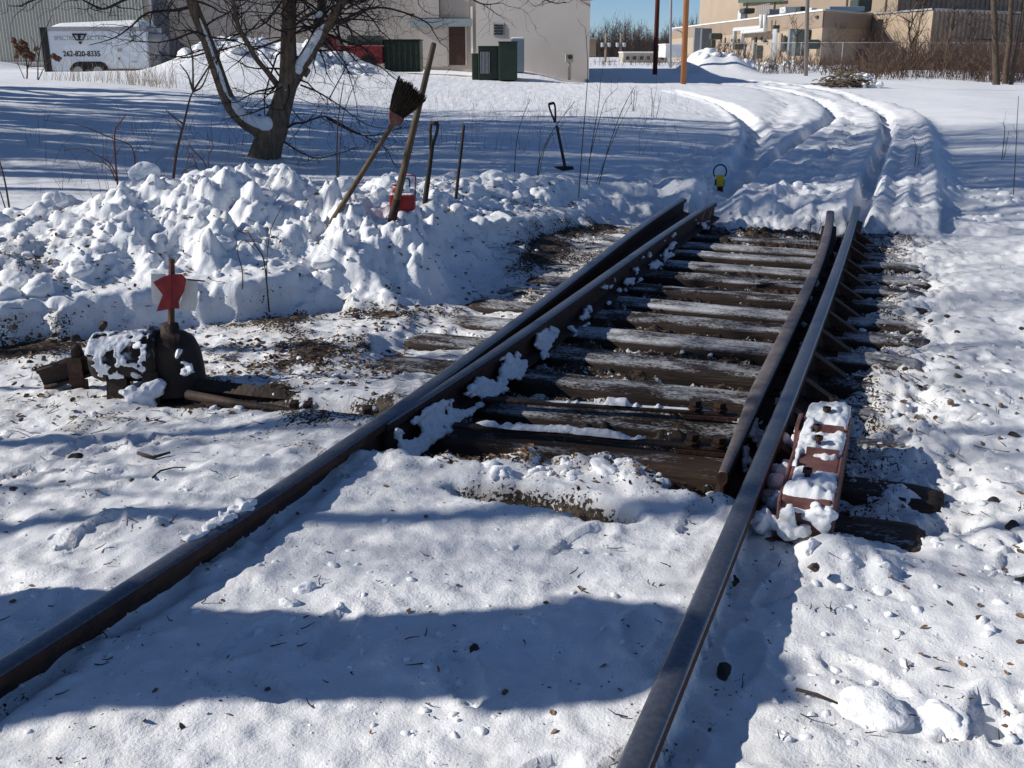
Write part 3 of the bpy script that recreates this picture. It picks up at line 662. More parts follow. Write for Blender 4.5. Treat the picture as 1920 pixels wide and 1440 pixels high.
def drum_crust():
    mb = MB(); na, nl_ = 40, 34
    for i in range(nl_ + 1):
        f = -.06 + 1.02 * i / nl_; c = ax0.lerp(ax1, max(0, f)); r0_ = .118 if f > .08 else .118 * max(.25, ((f + .06) / .14)) ** .5
        for j in range(na + 1):
            an = -.75 + 3.1 * j / na; q = Vector((f * 4.2, an * 1.5, 2.2)); nn = mnoise.noise(q * 1.2) + .5 * mnoise.noise(q * 3.1)
            r_ = r0_ + .004 + .009 * nn * (1 if math.sin(an) > 0 else .5)
            mb.v.append(tuple(c + Vector((-.01, -math.cos(an) * r_, math.sin(an) * r_))))
    for i in range(nl_):
        for j in range(na):
            q = Vector((i * .125, j * .115, 6)); 
            if mnoise.noise(q * 1.15) + .5 * mnoise.noise(q * 2.7) + .02 + .15 * (math.sin(-.75 + 3.1 * j / na) > .5) > 0: a_ = i * (na + 1) + j; mb.f.append((a_, a_ + na + 1, a_ + na + 2, a_ + 1)); mb.m.append(0)
    o = mb.build('snow_cover', SNOWC, ss_, True); m = o.modifiers.new('thick', 'SOLIDIFY'); m.thickness = .010; m.offset = 0
    meld(o, .005, 3, .006, .03)
drum_crust()
mb = MB()
for k in range(26):
    mb.blob(c0 + Vector((rng.uniform(-.20, -.04), -.165 - .03 * rng.random(), rng.uniform(-.03, .08))), .02 + .03 * rng.random() ** 2, seed=k + 70, amp=.5, sub=2, squash=(1.2, .7, 1))
for k in range(16):
    f = rng.random(); mb.blob(k0 + Vector((-.10 + .13 * f + rng.uniform(-.02, .02), -.06, -.235 + .10 * f * rng.random())), .03 + .03 * rng.random(), seed=k + 150, amp=.35, sub=2, squash=(1.2, .8, 1))
for k in range(5): mb.blob(c0 + Vector((.05 + .07 * rng.random(), -.128, .08 + .18 * rng.random())), .014 + .018 * rng.random(), seed=k + 250, amp=.6, sub=2, squash=(1.2, .35, 1))
meld(mb.build('snow_heap', SNOWC, ss_, True), .006, 5, .010, .045)['kind'] = 'stuff'
post = MB(); pb, pm, pt = loc(ps(320, 655, .06)), loc(ps(321, 615, .06)), loc(ps(322, 486, .06))
post.tube([pb, pm], [.024, .021], 10); post.tube([pm, pt], [.0165, .0145], 4)
post.build('target_post', mat('rust_brown_post', (.05, .022, .014), .8, col2=(.13, .055, .03), scale=18, bump=.3), ss_)
WHT = mat('peeling_white_paint', (.06, .03, .02), .7, col2=(.68, .68, .65), scale=16, thr=(.34, .37), bump=.1)
REDT = mat('weathered_red_target', (.16, .012, .014), .55, col2=(.32, .03, .03), scale=14, thr=(.3, .7), bump=.1)
def vane(name, pix, dY, m, slant):
    pts = [loc(ps(x, y, .06 + dY + slant * (x - 322) / 400)) for x, y in pix]
    return MB().prism(pts, (0, 0, 0), (0, .003, 0)).build(name, m, ss_)
vane('target_vane', [(283, 513), (311, 514), (311, 556), (300, 571), (287, 570), (284, 560)], .035, WHT, .0)
vane('target_vane', [(347, 522), (371, 525), (370, 566), (366, 584), (334, 579), (343, 552)], .035, WHT, .0)
vane('target_vane', [(287, 529), (308, 518), (321, 514), (321, 579), (293, 584), (305, 553)], -.016, REDT, .0)
vane('target_vane', [(321, 514), (341, 514), (349, 523), (345, 546), (335, 565), (336, 579), (321, 578)], -.014, REDT, .0)
MB().tube([loc(ps(352, 524, .05)), loc(ps(384, 527, .05))], .004, 5).build('target_bolt', IRON, ss_)
# connecting rod to the points
cr = empty('connecting_rod', at(380, 748, .03)); tag(cr, 'dark connecting rod lying on the snow from the switch stand to the left rail', 'switch rod')
P_ = [at(352, 740, .06), at(455, 758, .06), at(552, 772, .06), at(640, 780, .06), at(702, 786, .06)]
MB().tube([p - cr.location for p in P_], [.024, .02, .018, .016, .016], 8).build('rod', IRON, cr, True)
cl_ = MB()
for x, y in ((552, 768), (578, 770), (690, 778)): c = at(x, y, .06) - cr.location; bevel(MB().box(c + Vector((-.018, -.03, -.03)), c + Vector((.018, .03, .04))).build('clevis', RUST, cr), .006)

P2 = [at(350, 722, .05), at(480, 738, .045), at(590, 750, .03)]
mb = MB().tube([p - cr.location for p in P2], [.045, .04, .03], 4); mb.build('guide_bar', IRON, cr)

# ------------------------------------------------------------------ switch point guard (red, snowed under) beside the right rail
g0 = at(1530, 850, .12); gd_ = Vector((UX, UY, 0)); gr_ = Vector((NX, NY, 0))
s_g0, t_g0 = st(*at(1508, 938, .20).xy); s_g1, _ = st(*at(1556, 742, .24).xy)
pg = empty('switch_point_guard', (*xy(s_g0, .16), 0.03), 0); pg.rotation_euler = (0, 0, -TA)       # local y runs along the track
tag(pg, 'long red painted switch guard block beside the right rail, mostly covered in snow', 'switch guard')
LG = s_g1 - s_g0; wG = .17; tl0 = t_g0 - wG / 2 - .16
body = MB()
body.prism([Vector((tl0, 0, -.03)), Vector((tl0, 0, .16)), Vector((tl0, .06, .168)), Vector((tl0, LG * .75, .17)), Vector((tl0, LG, .13)), Vector((tl0, LG, -.03))], (0, 0, 0), (.012, 0, 0))
body.prism([Vector((tl0 + wG, 0, -.03)), Vector((tl0 + wG, 0, .15)), Vector((tl0 + wG, .06, .172)), Vector((tl0 + wG, LG, .172)), Vector((tl0 + wG, LG, -.03))], (0, 0, 0), (.012, 0, 0))
body.box((tl0 + .012, .01, -.03), (tl0 + wG, LG - .01, .165))
body.box((tl0 - .03, -.02, -.03), (tl0 + wG + .03, .02, .02))
bevel(body.build('body', RED, pg), .006)
ramp = MB().prism([Vector((tl0 - .015, LG * .62, .05)), Vector((tl0 - .015, LG * 1.05, .02)), Vector((tl0 - .015, LG * .80, .19)), Vector((tl0 - .015, LG * .66, .19))], (0, 0, 0), (.014, 0, 0)).build('side_plate', RED, pg)
for f in (.42, .68): MB().box((tl0 + .05, LG * f, .165), (tl0 + wG - .005, LG * f + .02, .19)).build('rib', RED, pg)
bt = MB()
for a, f in ((.45, .17), (.5, .50), (.42, .62), (.52, .84), (.6, .985)):
    c = Vector((tl0 + wG * a, LG * f, .165)); bt = MB(); bt.tube([c, c + Vector((0, 0, .048))], .010, 8); bt.tube([c + Vector((0, 0, .034)), c + Vector((0, 0, .048))], .018, 6)
    bt.build('bolt', RUST, pg)
mb = MB(); nU, nV = 26, 90                             # snow lying on top: a lumpy sheet with bare stretches
for i in range(nV + 1):
    for j in range(nU + 1):
        u, v = j / nU, i / nV; x = tl0 + .008 + (wG + .002) * u; y = LG * v
        nn = mnoise.noise(Vector((x * 9, y * 7, 3))) + .55 * mnoise.noise(Vector((x * 28, y * 24, 1))) + .3 * mnoise.noise(Vector((x * 70, y * 60, 1)))
        edge = min(1, min(u, 1 - u) * 7) ** .5
        w1 = .05 * mnoise.noise(Vector((x * 11, 4, y * 3))); hole = math.exp(-((v - .34 - w1 - .035 * nn) / .062) ** 2) * (1.1 + .5 * nn) + math.exp(-((v - .70 + w1 - .03 * nn) / .05) ** 2) * (u > .25 + .1 * nn) * (1.1 + .4 * nn)
        hole = hole * (1 if u > .12 else .2) + .6 * math.exp(-((u - .05) / .06) ** 2) * (.12 < v < .30)
        th = .022 * edge * min(1, min(v, 1 - v) * 16 + .35) * (1 + .35 * mnoise.noise(Vector((x * 5, y * 4, 9)))) + .013 * nn - .02 * max(0, .3 - edge)
        z = .168 + max(-.03, th - .085 * hole)
        z += .010 * mnoise.noise(Vector((x * 45, y * 38, 5)))
        if v < .06: z -= (.06 - v) * .9
        mb.v.append((x, y, z))
for i in range(nV):
    for j in range(nU): a = i * (nU + 1) + j; mb.f.append((a, a + 1, a + nU + 2, a + nU + 1)); mb.m.append(0)
mb.build('snow_cover', SNOWC, pg, True)
mb = MB()
for k in range(30): mb.blob((tl0 + wG * rng.random(), rng.uniform(-.025, .02), rng.uniform(.05, .15)), .012 + .012 * rng.random(), seed=k, sub=2, amp=.35)
for k in range(26): mb.blob((tl0 + rng.uniform(-.06, .0), LG * rng.uniform(.0, .55), rng.uniform(-.02, .08)), .018 + .022 * rng.random(), seed=k + 50, sub=2, amp=.35)
for k in range(10): mb.blob((tl0 + rng.uniform(-.07, .0), LG * rng.uniform(.72, .86), rng.uniform(-.0, .12)), .02 + .022 * rng.random(), seed=k + 90, sub=2, amp=.35)
meld(mb.build('snow_clumps', SNOWC, pg, True), .006, 3, .012, .03)["kind"] = "stuff"

# ------------------------------------------------------------------ tools left standing in the bank
HANDLE = mat('weathered_wood_handle', (.06, .042, .026), .75, col2=(.16, .11, .065), scale=6, stretch=(8, 8, 1), bump=.2)
DHANDLE = mat('dark_wood_handle', (.022, .017, .014), .7, col2=(.06, .045, .033), scale=6, stretch=(8, 8, 1), bump=.2)
def handle_tool(name, bot, top, r0, r1, m, label, cat, sink=.25, n=10):
    bot, top = Vector(bot), Vector(top); d = (top - bot).normalized(); e = empty(name, bot)
    tag(e, label, cat); o = MB().tube([-d * sink, Vector((0, 0, 0)), (top - bot) * .5, top - bot - d * .01, top - bot], [r0, r0, (r0 + r1) / 2, r1, r1 * .7], n).build('handle', m, e, True)
    return e, d, top - bot
Yt = 7.35
def on_snow(px, py, dz=0.0): p = hit(px, py); p.z += dz; return p
hp, hb, hs_, ht, hd, hc, hl = hit(735, 412), hit(637, 394), hit(797, 379), hit(855, 372), hit(1062, 318), hit(756, 388), hit(1350, 357)
print('hits', [tuple(round(c, 2) for c in v) for v in (hp, hb, hs_, ht, hd, hc, hl)])
YB = hp.y - .06
pole, d, tp = handle_tool('long_handled_tool', hp, atY(814, 80, hp.y + .12), .028, .019, HANDLE, 'tallest brown wooden pole leaning right, standing in front of the red fuel can', 'tool handle')
MB().tube([d * -.02, d * .14], [.031, .030], 10).build('ferrule', RUST, pole, True)
bro, d, tp = handle_tool('push_broom', hb, atY(731, 241, YB), .020, .017, HANDLE, 'upside down broom with dark bristles and a reddish cap, leaning on the tallest pole', 'broom')
def bl_(px, py, dy): return atY(px, py, YB + dy) - bro.location
cap = MB(); F_ = [(728, 214), (731, 205), (757, 222), (752, 235), (736, 237), (730, 233)]
cap.prism([bl_(x, y, -.03) for x, y in F_], (0, 0, 0), (0, .06, 0)); BROCAP = mat('reddish_broom_cap', (.10, .035, .028), .7, col2=(.22, .10, .085), scale=12, bump=.2)
bevel(cap.build('broom_cap', BROCAP, bro), .006)
sp = MB().prism([bl_(x, y, -.012) for x, y in ((724, 246), (729, 250), (738, 238), (730, 233))], (0, 0, 0), (0, .024, 0)).build('socket', BROCAP, bro)
bs = MB(); rn = random.Random(8)
for k in range(900):
    u = rn.random(); dy = rn.uniform(-.03, .03)
    a = Vector((730 + 27 * u, 206 + 16 * u, 0)); 
    tx, ty = 747 + 50 * u + rn.uniform(-2, 2), 143 + 38 * u ** 1.0 + rn.uniform(-4, 6) + 3 * math.sin(u * 9)
    if u > .95: tx += 2
    f = rn.uniform(.85, 1.04)
    p0 = bl_(a.x, a.y, dy); p2 = bl_(a.x + (tx - a.x) * f, a.y + (ty - a.y) * f, dy * 1.5); pm_ = (p0 + p2) / 2 + Vector((rn.uniform(-.008, .008), 0, rn.uniform(-.004, .004)))
    bs.tube([p0, pm_, p2], [.0028, .0028, .0016], 3, cap=False)
bs.build('bristles', mat('dark_broom_bristle', (.012, .010, .008), .9, col2=(.055, .04, .022), scale=30), bro)
def dgrip(e, tp, d, w, L, m):
    """D-shaped grip: two straps opening to a cross bar"""
    sx = Vector((1, 0, 0)) - d * d.x; sx.normalize(); g = MB()
    for sg in (-1, 1):
        g.tube([tp - d * L, tp - d * L * .62 + sx * sg * w * .30, tp - d * L * .25 + sx * sg * w * .50, tp + sx * sg * w * .5], [.013, .011, .011, .011], 8)
    g.tube([tp - sx * w * .55, tp + sx * w * .55], .016, 10)
    g.build('grip', m, e, True)
sh, d, tp = handle_tool('shovel_handle', hs_, atY(812, 262, hs_.y), .021, .016, DHANDLE, 'dark shovel handle with a narrow grip at its top, right of the tallest pole', 'shovel')
dgrip(sh, atY(815, 231, hs_.y) - sh.location, d, .05, .20, DHANDLE)
_e = handle_tool('tool_handle', ht, atY(870, 234, ht.y), .0145, .0125, DHANDLE, 'thin dark straight stick, rightmost of the tools standing in the near bank', 'tool handle'); solo(_e[0])
ds, d, tp = handle_tool('snow_shovel', atY(1059, 311, hd.y), atY(1044, 236, hd.y), .019, .017, DHANDLE, 'shovel with a D grip and black scoop standing alone farther back', 'shovel', sink=.05)
dgrip(ds, atY(1034, 194, hd.y) - ds.location, d, .065, .22, DHANDLE)
sc = MB(); nU, nV = 12, 12
for i in range(nV + 1):
    for j in range(nU + 1):
        u = j / nU - .5; v = i / nV; p = atY(1046 + 34 * (u + .5) - 6 * (1 - v), 312 + 21 * v, hd.y - .02 - .10 * v + .25 * u * u) - ds.location
        sc.v.append(tuple(p))
for i in range(nV):
    for j in range(nU): a = i * (nU + 1) + j; sc.f.append((a, a + 1, a + nU + 2, a + nU + 1)); sc.m.append(0)
o = sc.build('scoop', IRON, ds, True); m_ = o.modifiers.new('thick', 'SOLIDIFY'); m_.thickness = .006
# fuel can
fc0 = atY(756, 388, hc.y); fc = empty('fuel_can', fc0); tag(fc, 'red metal fuel can with a wire handle behind the tallest pole', 'fuel can')
def fcl(px, py, dy=0): return atY(px, py, hc.y + dy) - fc0
REDC = mat('red_can_paint', (.22, .012, .014), .45, col2=(.36, .03, .03), scale=10); add_frost(REDC, .75, 14, up=.6)
a, b_ = fcl(732, 394), fcl(778, 361); bevel(MB().box((a.x, -.06, a.z), (b_.x, .06, b_.z)).build('can_body', REDC, fc), .02, 3)
n_ = MB(); n_.tube([fcl(743, 362), fcl(743, 355), fcl(743, 346)], [.03, .028, .022], 14); n_.tube([fcl(743, 348), fcl(743, 344)], .026, 14); n_.build('spout', REDC, fc, True)
w_ = MB(); w_.tube([fcl(778, 388), fcl(779, 332), fcl(777, 329), fcl(760, 329)], .005, 6); w_.build('frame', REDT, fc, True)
w_ = MB(); w_.tube(spline([fcl(757, 358), fcl(752, 345), fcl(757, 336), (fcl(764, 334)), fcl(768, 339), fcl(768, 351)], 6), .0055, 6); w_.build('wire_handle', IRON, fc, True)
# lantern
l0 = hl.copy(); l0.z -= .02; la = empty('lantern', l0); tag(la, 'yellow lantern with a round black bail standing in snow on the track', 'lantern')
def ll(px, py, dy=0): return atY(px, py, hl.y + dy) - l0
YEL = mat('yellow_plastic', (.62, .46, .015), .5, var=.15); BLK = mat('black_rubber', (.008, .008, .009), .5, var=.2)
a, b_ = ll(1342, 349), ll(1357, 328); bevel(MB().box((a.x, -.045, a.z), (b_.x, .045, b_.z)).build('lantern_body', YEL, la), .008, 2)
c = ll(1350, 322); ring = [c + Vector((math.cos(t) * .075, 0, math.sin(t) * .080)) for t in [R(-42 + 264 * k / 28) for k in range(29)]]
MB().tube(ring, .0085, 8).build('bail', BLK, la, True)
sd_ = MB(); sd_.box((a.x - .010, -.03, a.z + .01), (a.x + .001, .03, b_.z - .05)); sd_.box((b_.x - .001, -.03, a.z + .01), (b_.x + .010, .03, b_.z - .05)); sd_.build('side_lug', BLK, la)
q = ll(1350, 357); MB().tube([Vector((q.x, 0, q.z - .05)), Vector((q.x, 0, a.z - .012)), Vector((q.x, 0, a.z + .003))], [.035, .035, .045], 14).build('lens', mat('amber_lens', (.10, .02, .012), .3, var=.2), la, True)

# ------------------------------------------------------------------ bare trees
def rvec(rn): return Vector((rn.gauss(0, 1), rn.gauss(0, 1), rn.gauss(0, 1)))
def grow(mb, p, d, L, r, lvl, rn, nside=5, wig=.22, up=.05, kids=(4, 6), minr=.0022):
    n = max(4, int(5 + L * 2.5)) if lvl > 0 else 4
    pts = [Vector(p)]; rad = [r]; dd = Vector(d).normalized(); dirs = []
    for i in range(n):
        dd = (dd + rvec(rn) * wig + Vector((0, 0, up))).normalized(); dirs.append(dd.copy())
        pts.append(pts[-1] + dd * L / n); rad.append(max(minr * .7, r * (1 - .82 * (i + 1) / n)))
    mb.tube(pts, rad, nside if lvl > 0 else 3, 0, cap=False)
    if lvl <= 0: return
    for k in range(rn.randint(*kids)):
        f = rn.uniform(.18, .98); i = min(n - 1, int(f * n)); q = pts[i].lerp(pts[i + 1], f * n - i)
        ax = dirs[i].cross(rvec(rn)); 
        if ax.length < 1e-3: continue
        a = Matrix.Rotation(rn.uniform(.45, 1.15), 3, ax.normalized()) @ dirs[i]
        grow(mb, q, a, L * rn.uniform(.35, .62), max(minr, rad[i] * rn.uniform(.4, .65)), lvl - 1, rn, max(3, nside - 1), wig * 1.1, up, kids, minr)
YT = 12.6; gx = atY(497, 300, YT).x; gz_ = H(gx, YT)
tree = empty('bare_tree', (gx, YT, gz_)); tag(tree, 'large bare forked tree with snow in its fork, behind the snow bank', 'tree')
def tp_(px, py, dy=0.0): return atY(px, py, YT + dy) - tree.location
pxm = YT * 1.0 / FPX
def limb(mb, pts, n=12, sub=6, dy=None):
    P = [tp_(x, y, (dy[i] if dy else 0)) for i, (x, y, r) in enumerate(pts)]; Rr = [r * pxm * .92 for _, _, r in pts]
    Q = spline(P, sub); rr = []
    for i in range(len(P) - 1):
        for k in range(sub): rr.append(Rr[i] + (Rr[i + 1] - Rr[i]) * k / sub)
    rr.append(Rr[-1])
    rr = [r_ * (1 + .05 * mnoise.noise(q_ * 4)) for r_, q_ in zip(rr, Q)]
    mb.tube(Q, rr, n, 0, cap=False); return Q, rr
tk = MB(); base_z = -.25
rootp = Vector((0, 0, base_z))
Q0, r0 = limb(tk, [(486, 350, 48), (494, 305, 34), (504, 268, 29), (514, 244, 27), (523, 215, 22), (533, 180, 20), (541, 150, 19), (541, 110, 16), (541, 60, 14.5), (543, 0, 13.5), (548, -120, 12), (540, -300, 9), (560, -470, 4)], 16)
Q1, r1 = limb(tk, [(505, 262, 22), (484, 240, 18), (462, 229, 15), (440, 208, 14), (424, 178, 13.5), (412, 145, 13), (398, 105, 12.5), (383, 62, 11.5), (366, 20, 11), (352, -30, 10), (330, -150, 8), (335, -300, 5)], 14, dy=[0, -.02, -.05, -.08, -.12, -.15, -.2, -.25, -.3, -.35, -.4, -.4])
Q2, r2 = limb(tk, [(543, 160, 15), (560, 130, 14), (578, 98, 12), (592, 68, 9), (600, 30, 9), (606, -10, 8.5), (615, -120, 7), (600, -260, 4)], 12, dy=[0, .02, .05, .1, .15, .2, .3, .4])
Q3, r3 = limb(tk, [(562, 132, 10), (582, 104, 9), (606, 62, 8.5), (632, 20, 8), (652, -12, 7.5), (700, -100, 6), (740, -220, 3)], 10, dy=[0, -.05, -.12, -.2, -.3, -.5, -.7])
Q4, r4 = limb(tk, [(519, 158, 6.5), (500, 133, 5.5), (482, 112, 5), (468, 88, 4.6), (455, 66, 4.2), (444, 40, 4), (437, 0, 3.8), (420, -90, 2.5)], 8, dy=[0, -.1, -.2, -.3, -.35, -.4, -.5, -.6])
limb(tk, [(487, 243, 5), (487, 228, 4.5), (486, 214, 3.2)], 8)      # stub at the fork
limb(tk, [(570, 142, 7), (577, 133, 6), (581, 131, 4)], 6)
trunk = tk.build('trunk', BARK, tree, True)
rn = random.Random(21); br_ = MB()
def side(pts, rs, dys=None, lvl=1, kids=(5, 8), L=.5):
    Q, rr = limb(br_, [(x + 2.5 * math.sin(i * 2.3 + x), y + 2.5 * math.cos(i * 1.9 + y), r * .68) for i, ((x, y), r) in enumerate(zip(pts, rs))], 6, 5, dys)
    for k in range(int(len(Q) * .5)):
        i = rn.randrange(2, len(Q)); d = (Q[i] - Q[i - 1]).normalized()
        a = (d * .5 + rvec(rn) * .6).normalized()
        grow(br_, Q[i], a, L * rn.uniform(.4, 1.1), max(.003, rr[i] * .5), lvl, rn, 4, .38, 0, (2, 4), .0017)
side([(357, 16), (330, 18), (300, 20), (277, 24), (262, 34), (250, 46), (225, 66), (200, 78), (165, 84)], [5, 4, 3.4, 3, 2.8, 2.4, 2, 1.6, 1], [-.3, -.3, -.35, -.4, -.4, -.45, -.5, -.5, -.5])
side([(372, 58), (352, 62), (333, 71), (313, 78), (293, 79), (253, 77), (243, 78)], [4, 3, 2.6, 2.2, 2, 1.4, 1], [-.3] * 7)
side([(393, 95), (350, 105), (310, 106), (278, 105)], [3, 2.2, 1.6, 1], [-.2] * 4)
side([(352, -30), (300, -20), (240, 0), (200, 14), (180, 15), (160, 6), (146, -6)], [5, 4, 3.5, 3.2, 3, 2.6, 2], [-.35, -.4, -.5, -.6, -.6, -.6, -.6])
side([(340, -60), (200, -60), (110, -20), (60, 0), (38, 10), (18, 13)], [5, 4, 3, 2.4, 1.8, 1], [-.4] * 6)
side([(540, 242), (555, 234), (572, 228), (590, 222), (612, 221), (632, 228), (655, 240), (680, 250), (702, 262), (722, 282), (742, 312)], [4, 3.6, 3, 2.7, 2.4, 2.1, 1.8, 1.6, 1.4, 1.2, .8], [0, -.1, -.2, -.3, -.4, -.5, -.6, -.6, -.7, -.7, -.7])
side([(612, 221), (640, 236), (670, 252), (700, 253), (735, 246), (752, 240)], [3, 2.6, 2.2, 1.8, 1.4, 1], [-.4, -.5, -.6, -.7, -.7, -.7])
side([(528, 262), (548, 278), (575, 294), (600, 299), (625, 292), (650, 280), (672, 276)], [2.6, 2.2, 1.8, 1.6, 1.4, 1.2, .8], [0, -.1, -.2, -.3, -.4, -.4, -.4])
side([(565, 158), (590, 172), (618, 186), (645, 204), (672, 224), (700, 236), (740, 242)], [3, 2.6, 2.2, 1.8, 1.5, 1.2, .8], [0, .1, .2, .3, .3, .3, .3])
side([(596, 60), (625, 66), (655, 78), (680, 92), (700, 112), (722, 132), (745, 150), (765, 156)], [4, 3.6, 3, 2.6, 2.2, 2, 1.4, 1], [.1, .1, 0, 0, 0, 0, 0, 0])
side([(610, 52), (640, 40), (680, 20), (720, 15), (765, 28), (800, 45), (815, 62), (826, 84)], [4.4, 4, 3.4, 3, 2.6, 2.2, 1.6, 1], [-.1, -.2, -.3, -.4, -.4, -.4, -.4, -.4])
side([(652, -12), (720, -30), (800, -30), (870, -8), (905, 5), (940, 4)], [5, 4, 3.4, 2.8, 2, 1], [-.3, -.4, -.5, -.5, -.5, -.5])
side([(700, -100), (850, -90), (960, -50), (1010, -12), (1040, 8), (1060, 5)], [5, 4, 3.2, 2.4, 1.6, 1], [-.5] * 6)
side([(620, 186), (640, 140), (655, 115), (690, 108)], [2, 1.6, 1.3, 1], [.2] * 4)
for (Q, rr, n_, L) in ((Q0, r0, 44, 1.5), (Q1, r1, 24, 1.2), (Q2, r2, 46, 1.4), (Q3, r3, 50, 1.4), (Q4, r4, 26, 1.0)):
    for k in range(n_):
        i = rn.randrange(int(len(Q) * .42), len(Q)); d = (Q[i] - Q[i - 1]).normalized()
        a = (d * .45 + rvec(rn) * .62 + Vector((0, 0, -.12))).normalized()
        grow(br_, Q[i], a, L * rn.uniform(.45, 1.0), min(.013, max(.004, rr[i] * .3)), 2, rn, 4, .26, .0, (3, 5), .0018)
br_.build('crown', TWIG, tree, True)
sn = MB()                                              # snow lodged in the fork and along the limbs
def lay(Q, rr, i0, i1, off, wd, seed, th=.6):
    for i in range(i0, i1):
        for k in range(4):
            p = Q[i].lerp(Q[i + 1], k / 4); f = (i - i0 + k / 4) / (i1 - i0); e = min(1, 4 * f + .3) * min(1, 4 * (1 - f) + .3)
            sn.blob(p + Vector(off) * rr[i], rr[i] * wd * e, seed=seed + i * 4 + k, amp=.18, sub=2, squash=(1, 1, th + .4))
lay(Q1, r1, 5, 22, (.62, -.55, .42), .74, 3)
lay(Q1, r1, 21, 48, (.38, -.80, .1), .30, 90, .9)
lay(Q3, r3, 0, 14, (-.55, -.62, .45), .95, 200)
lay(Q2, r2, 4, 10, (.3, -.75, .1), .5, 260)
for k, (x, y, r) in enumerate([(476, 225, 11), (485, 232, 11), (497, 236, 12), (506, 240, 12), (513, 235, 11), (520, 226, 9), (503, 228, 12), (506, 246, 9), (509, 238, 11), (492, 224, 8), (524, 218, 6), (508, 249, 8), (466, 219, 9), (455, 208, 7), (522, 200, 4), (531, 178, 5), (536, 168, 4), (596, 30, 6), (600, 25, 6)]):
    sn.blob(tp_(x, y, -.09), r * pxm * .98, seed=k + 300, amp=.15, sub=2, squash=(1.1, .7, 1))
meld(sn.build('lodged_snow', SNOWC, tree, True), .014, 5, .008, .08)

# trees that stand out of the picture on the left: their trunks and twigs throw the shade across the clearing
def shade_tree(seed, hgt, r, kids=(5, 7), lean=0.0, nb=24, lvl=3, i0=4, i1=None, ups=1.0):
    rn = random.Random(seed); mb = MB(); e = empty('bare_tree'); n = 14
    pts = [Vector((lean * hgt * (i / n) + .12 * mnoise.noise(Vector((i * .5, seed, 0))), .12 * mnoise.noise(Vector((i * .5, seed, 9))), -.4 + hgt * i / n)) for i in range(n + 1)]
    rr = [r * (1.25 if i == 0 else 1) * (1 - .88 * i / n) for i in range(n + 1)]
    mb.tube(pts, rr, 10, 0, False); mb.build('trunk', BARK, e, True); cb = MB()
    for k in range(nb):
        i = rn.randrange(i0, i1 or n); d = (Vector((rn.gauss(0, .75), rn.gauss(0, .42), ups))).normalized()
        grow(cb, pts[i], d, hgt * rn.uniform(.2, .36), rr[i] * .55, lvl, rn, 5, .16, .06, kids)
    cb.build('crown', TWIG, e, True); return e
SH = [(-4.0, 2.2, 'shadow_snag'), (-8.0, 2.85, 3, 1.0, .3), (-8.8, 3.75, 3, .95, 2.2), (-9.4, 5.1, 4, 1.0, .4), (-9.9, 7.0, 4, 1.05, 3.4), (-6.1, 3.85, 4, .46, 1.0), (-5.8, 4.7, 4, .42, 4.1), (-6.6, 3.3, 4, .5, 2.6), (-12.4, 9.3, 3, 1.1, 1.3), (-13.2, 10.1, 2, .95, 2.6), (-11.5, 11.1, 1, 1.05, 1.9), (-12.6, 12.6, 2, .9, 3.9), (-11.6, 13.8, 0, 1.0, 2.2), (-13.5, 15.0, 1, 1.0, 5.0), (-13.0, 16.4, 2, 1.0, .9), (-15.2, 11.6, 0, 1.05, 4.2),
      (-14.5, 17.6, 0, 1.0, 2.9), (-16.5, 14.0, 1, 1.1, 1.2), (-14.6, 19.0, 1, .95, 5.6), (-17.5, 16.2, 2, 1.05, 3.3), (-16.6, 20.2, 1, 1.0, 2.5), (-19.0, 12.6, 0, 1.1, .2), (-19.5, 18.2, 1, 1.1, 5.1), (-20.5, 14.8, 1, 1.1, 3.1)]
KINDS = [shade_tree(3, 13.5, .27, nb=18), shade_tree(5, 14.5, .33, lean=.02, nb=18), shade_tree(9, 12.5, .24, lean=-.03, nb=18), shade_tree(13, 12.0, .085, nb=7, lvl=2), shade_tree(17, 8.6, .09, nb=15, lvl=3, i0=10, ups=.15)]
first = [True] * 5
for i, sp_ in enumerate(SH):
    x, y = sp_[0], sp_[1]; z = H(x, y)
    if sp_[2] == 'shadow_snag':
        e = empty('shadow_trunk', (x, y, z)); mb = MB(); hh = 2.72; n = 16; nr = 26  # added unseen trunk, shaped to throw the broad blunt-ended foreground shadow
        for j in range(nr + 1):
            for k in range(n):
                a = 6.2832 * k / n; q = Vector((math.cos(a) * 1.3, math.sin(a) * 1.3, j * .22)); r_ = .285 * (1.12 - .12 * j / nr) * (1 + .16 * mnoise.noise(q) + .07 * mnoise.noise(q * 3)) * (.93 + .22 * math.sin(j * .5))
                top = (.30 * mnoise.noise(Vector((a, 3, 1))) - .12 * abs(math.sin(a))) if j == nr else 0
                mb.v.append((r_ * math.cos(a), r_ * math.sin(a), -.3 + (hh + .3) * j / nr + top))
        for j in range(nr):
            for k in range(n): mb.f.append((j * n + k, j * n + (k + 1) % n, (j + 1) * n + (k + 1) % n, (j + 1) * n + k)); mb.m.append(0)
        mb.f.append(tuple(nr * n + k for k in range(n))); mb.m.append(0)
        mb.build('trunk', BARK, e, True); tag(e, 'thick broken off trunk added unseen beyond the left picture edge to cast the foreground shadow', 'tree trunk'); continue
    k = sp_[2]; o = KINDS[k] if first[k] else copy_tree(KINDS[k]); first[k] = False
    o.location = (x, y, z); o.scale = (sp_[3],) * 3; o.rotation_euler = (0, 0, sp_[4])
    tag(o, 'tall bare tree in the row left of the clearing, beyond the picture edge', 'tree', 'trees standing left of the picture')

